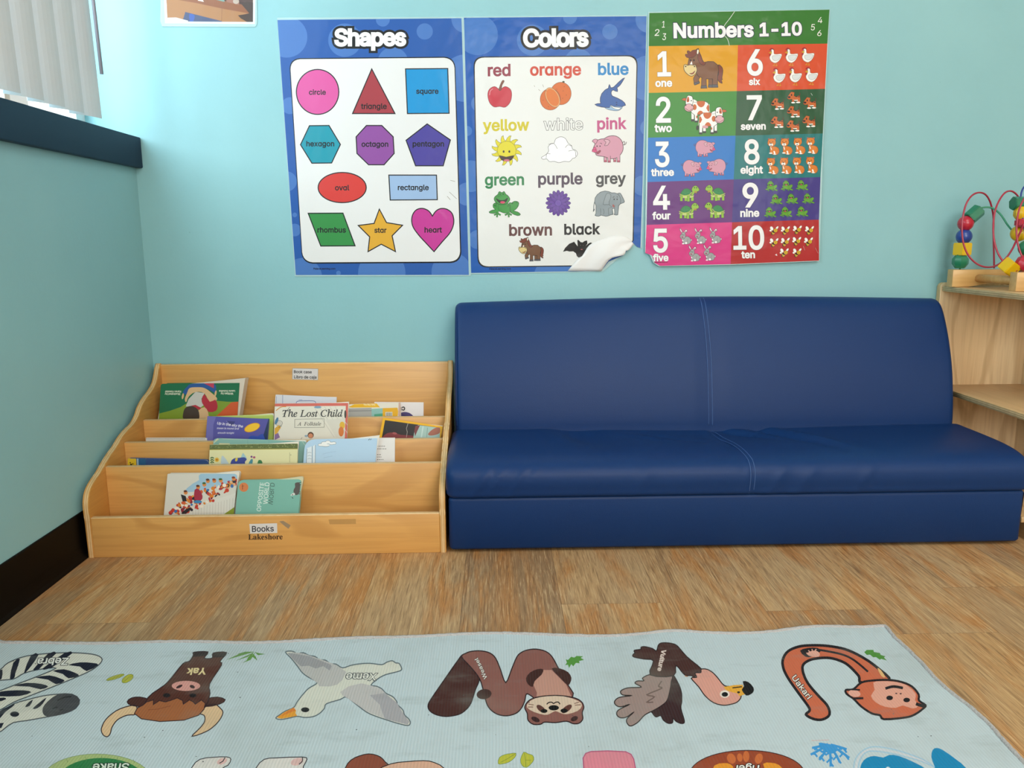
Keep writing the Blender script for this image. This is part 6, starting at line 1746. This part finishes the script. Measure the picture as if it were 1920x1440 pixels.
wire('wire', [(1914, 400, -.10), (1913, 380, -.10), (1908, 367, -.105), (1897, 358.5, -.11), (1885, 361, -.12), (1874, 375, -.13), (1866, 395, -.14), (1862.5, 420, -.15), (1863.5, 448, -.16), (1870, 472, -.17), (1880, 489, -.18), (1892, 500, -.185), (1907, 508, -.20)], M_RED)
wire('wire', [(1932, 360, -.16), (1920, 373, -.17), (1911, 393, -.175), (1906.5, 420, -.18), (1906.5, 445, -.185), (1911, 467, -.19), (1919, 485, -.195), (1935, 505, -.20)], M_RED)
wire('wire', [(1914, 378, -.11), (1915, 362, -.105), (1921, 350, -.10), (1935, 344, -.10)], M_BLU)
wire('wire', [(1926, 505, -.16), (1922, 440, -.15), (1916, 400, -.13), (1914, 378, -.11)], M_BLU, 0.0019)
def bead(shape, px, py, y, r, col, tilt=(0, 0)):
    c = on(px, py, y)
    bm = bmesh.new()
    if shape == 'ball': bmesh.ops.create_uvsphere(bm, u_segments=20, v_segments=12, radius=r)
    elif shape == 'cube':
        bmesh.ops.create_cube(bm, size=2 * r * 0.9)
        bmesh.ops.bevel(bm, geom=bm.edges[:], offset=r * 0.10, segments=2, affect='EDGES')
    elif shape == 'hex':
        bmesh.ops.create_cone(bm, cap_ends=True, segments=6, radius1=r, radius2=r, depth=r * 1.9)
        bmesh.ops.bevel(bm, geom=bm.edges[:], offset=r * 0.08, segments=2, affect='EDGES')
    elif shape == 'disc':
        bmesh.ops.create_cone(bm, cap_ends=True, segments=8, radius1=r, radius2=r, depth=r * 1.1)
        bmesh.ops.bevel(bm, geom=bm.edges[:], offset=r * 0.2, segments=2, affect='EDGES')
    elif shape == 'oct':
        for z0, z1, r0, r1 in ((-1, -.42, .62, 1), (-.42, .42, 1, 1), (.42, 1, 1, .62)): pass
        vs = [[bm.verts.new((rr * r * math.cos(math.pi * k / 4), rr * r * math.sin(math.pi * k / 4), z * r * 0.92)) for k in range(8)] for z, rr in ((-1, .58), (-.35, 1), (.35, 1), (1, .58))]
        for a in range(3):
            for k in range(8): bm.faces.new((vs[a][k], vs[a][(k + 1) % 8], vs[a + 1][(k + 1) % 8], vs[a + 1][k]))
        bm.faces.new(vs[0]); bm.faces.new(vs[3])
    R = Matrix.Rotation(math.radians(tilt[0]), 4, 'Y') @ Matrix.Rotation(math.radians(tilt[1]), 4, 'X') @ Matrix.Rotation(0.35, 4, 'Z')
    bmesh.ops.transform(bm, matrix=Matrix.Translation(c) @ R, verts=bm.verts[:])
    return bm_obj('bead', bm, plain(col, 0.32, 0.3), maze, autos=35)
bead('oct', 1800.5, 490, YB, 0.0182, '217a55')
bead('cube', 1804.5, 467, YB, 0.0165, 'e8bd12')
bead('ball', 1807.5, 443.5, YB, 0.0182, '20408f')
bead('ball', 1810.5, 419, YB, 0.0182, 'b81c34')
bead('hex', 1827, 401.5, YB, 0.0170, '1f7a58', (48, 0))
bead('hex', 1911, 381.5, -.115, 0.0165, '1f7a58', (90, 0))
bead('oct', 1915, 400, -.125, 0.0165, 'e0b416')
bead('disc', 1917, 418, -.14, 0.0170, 'b81c34')
bead('ball', 1911, 437.5, -.12, 0.0190, 'e4b814')
bead('ball', 1925, 465, -.152, 0.0180, '217a55')
bead('oct', 1921, 494, -.195, 0.0185, 'b81c34', (30, 0))
bead('cube', 1893, 501, -.188, 0.0165, 'e8bd12', (35, 20))
bead('ball', 1914, 513, -.12, 0.0120, '1c2c5a')
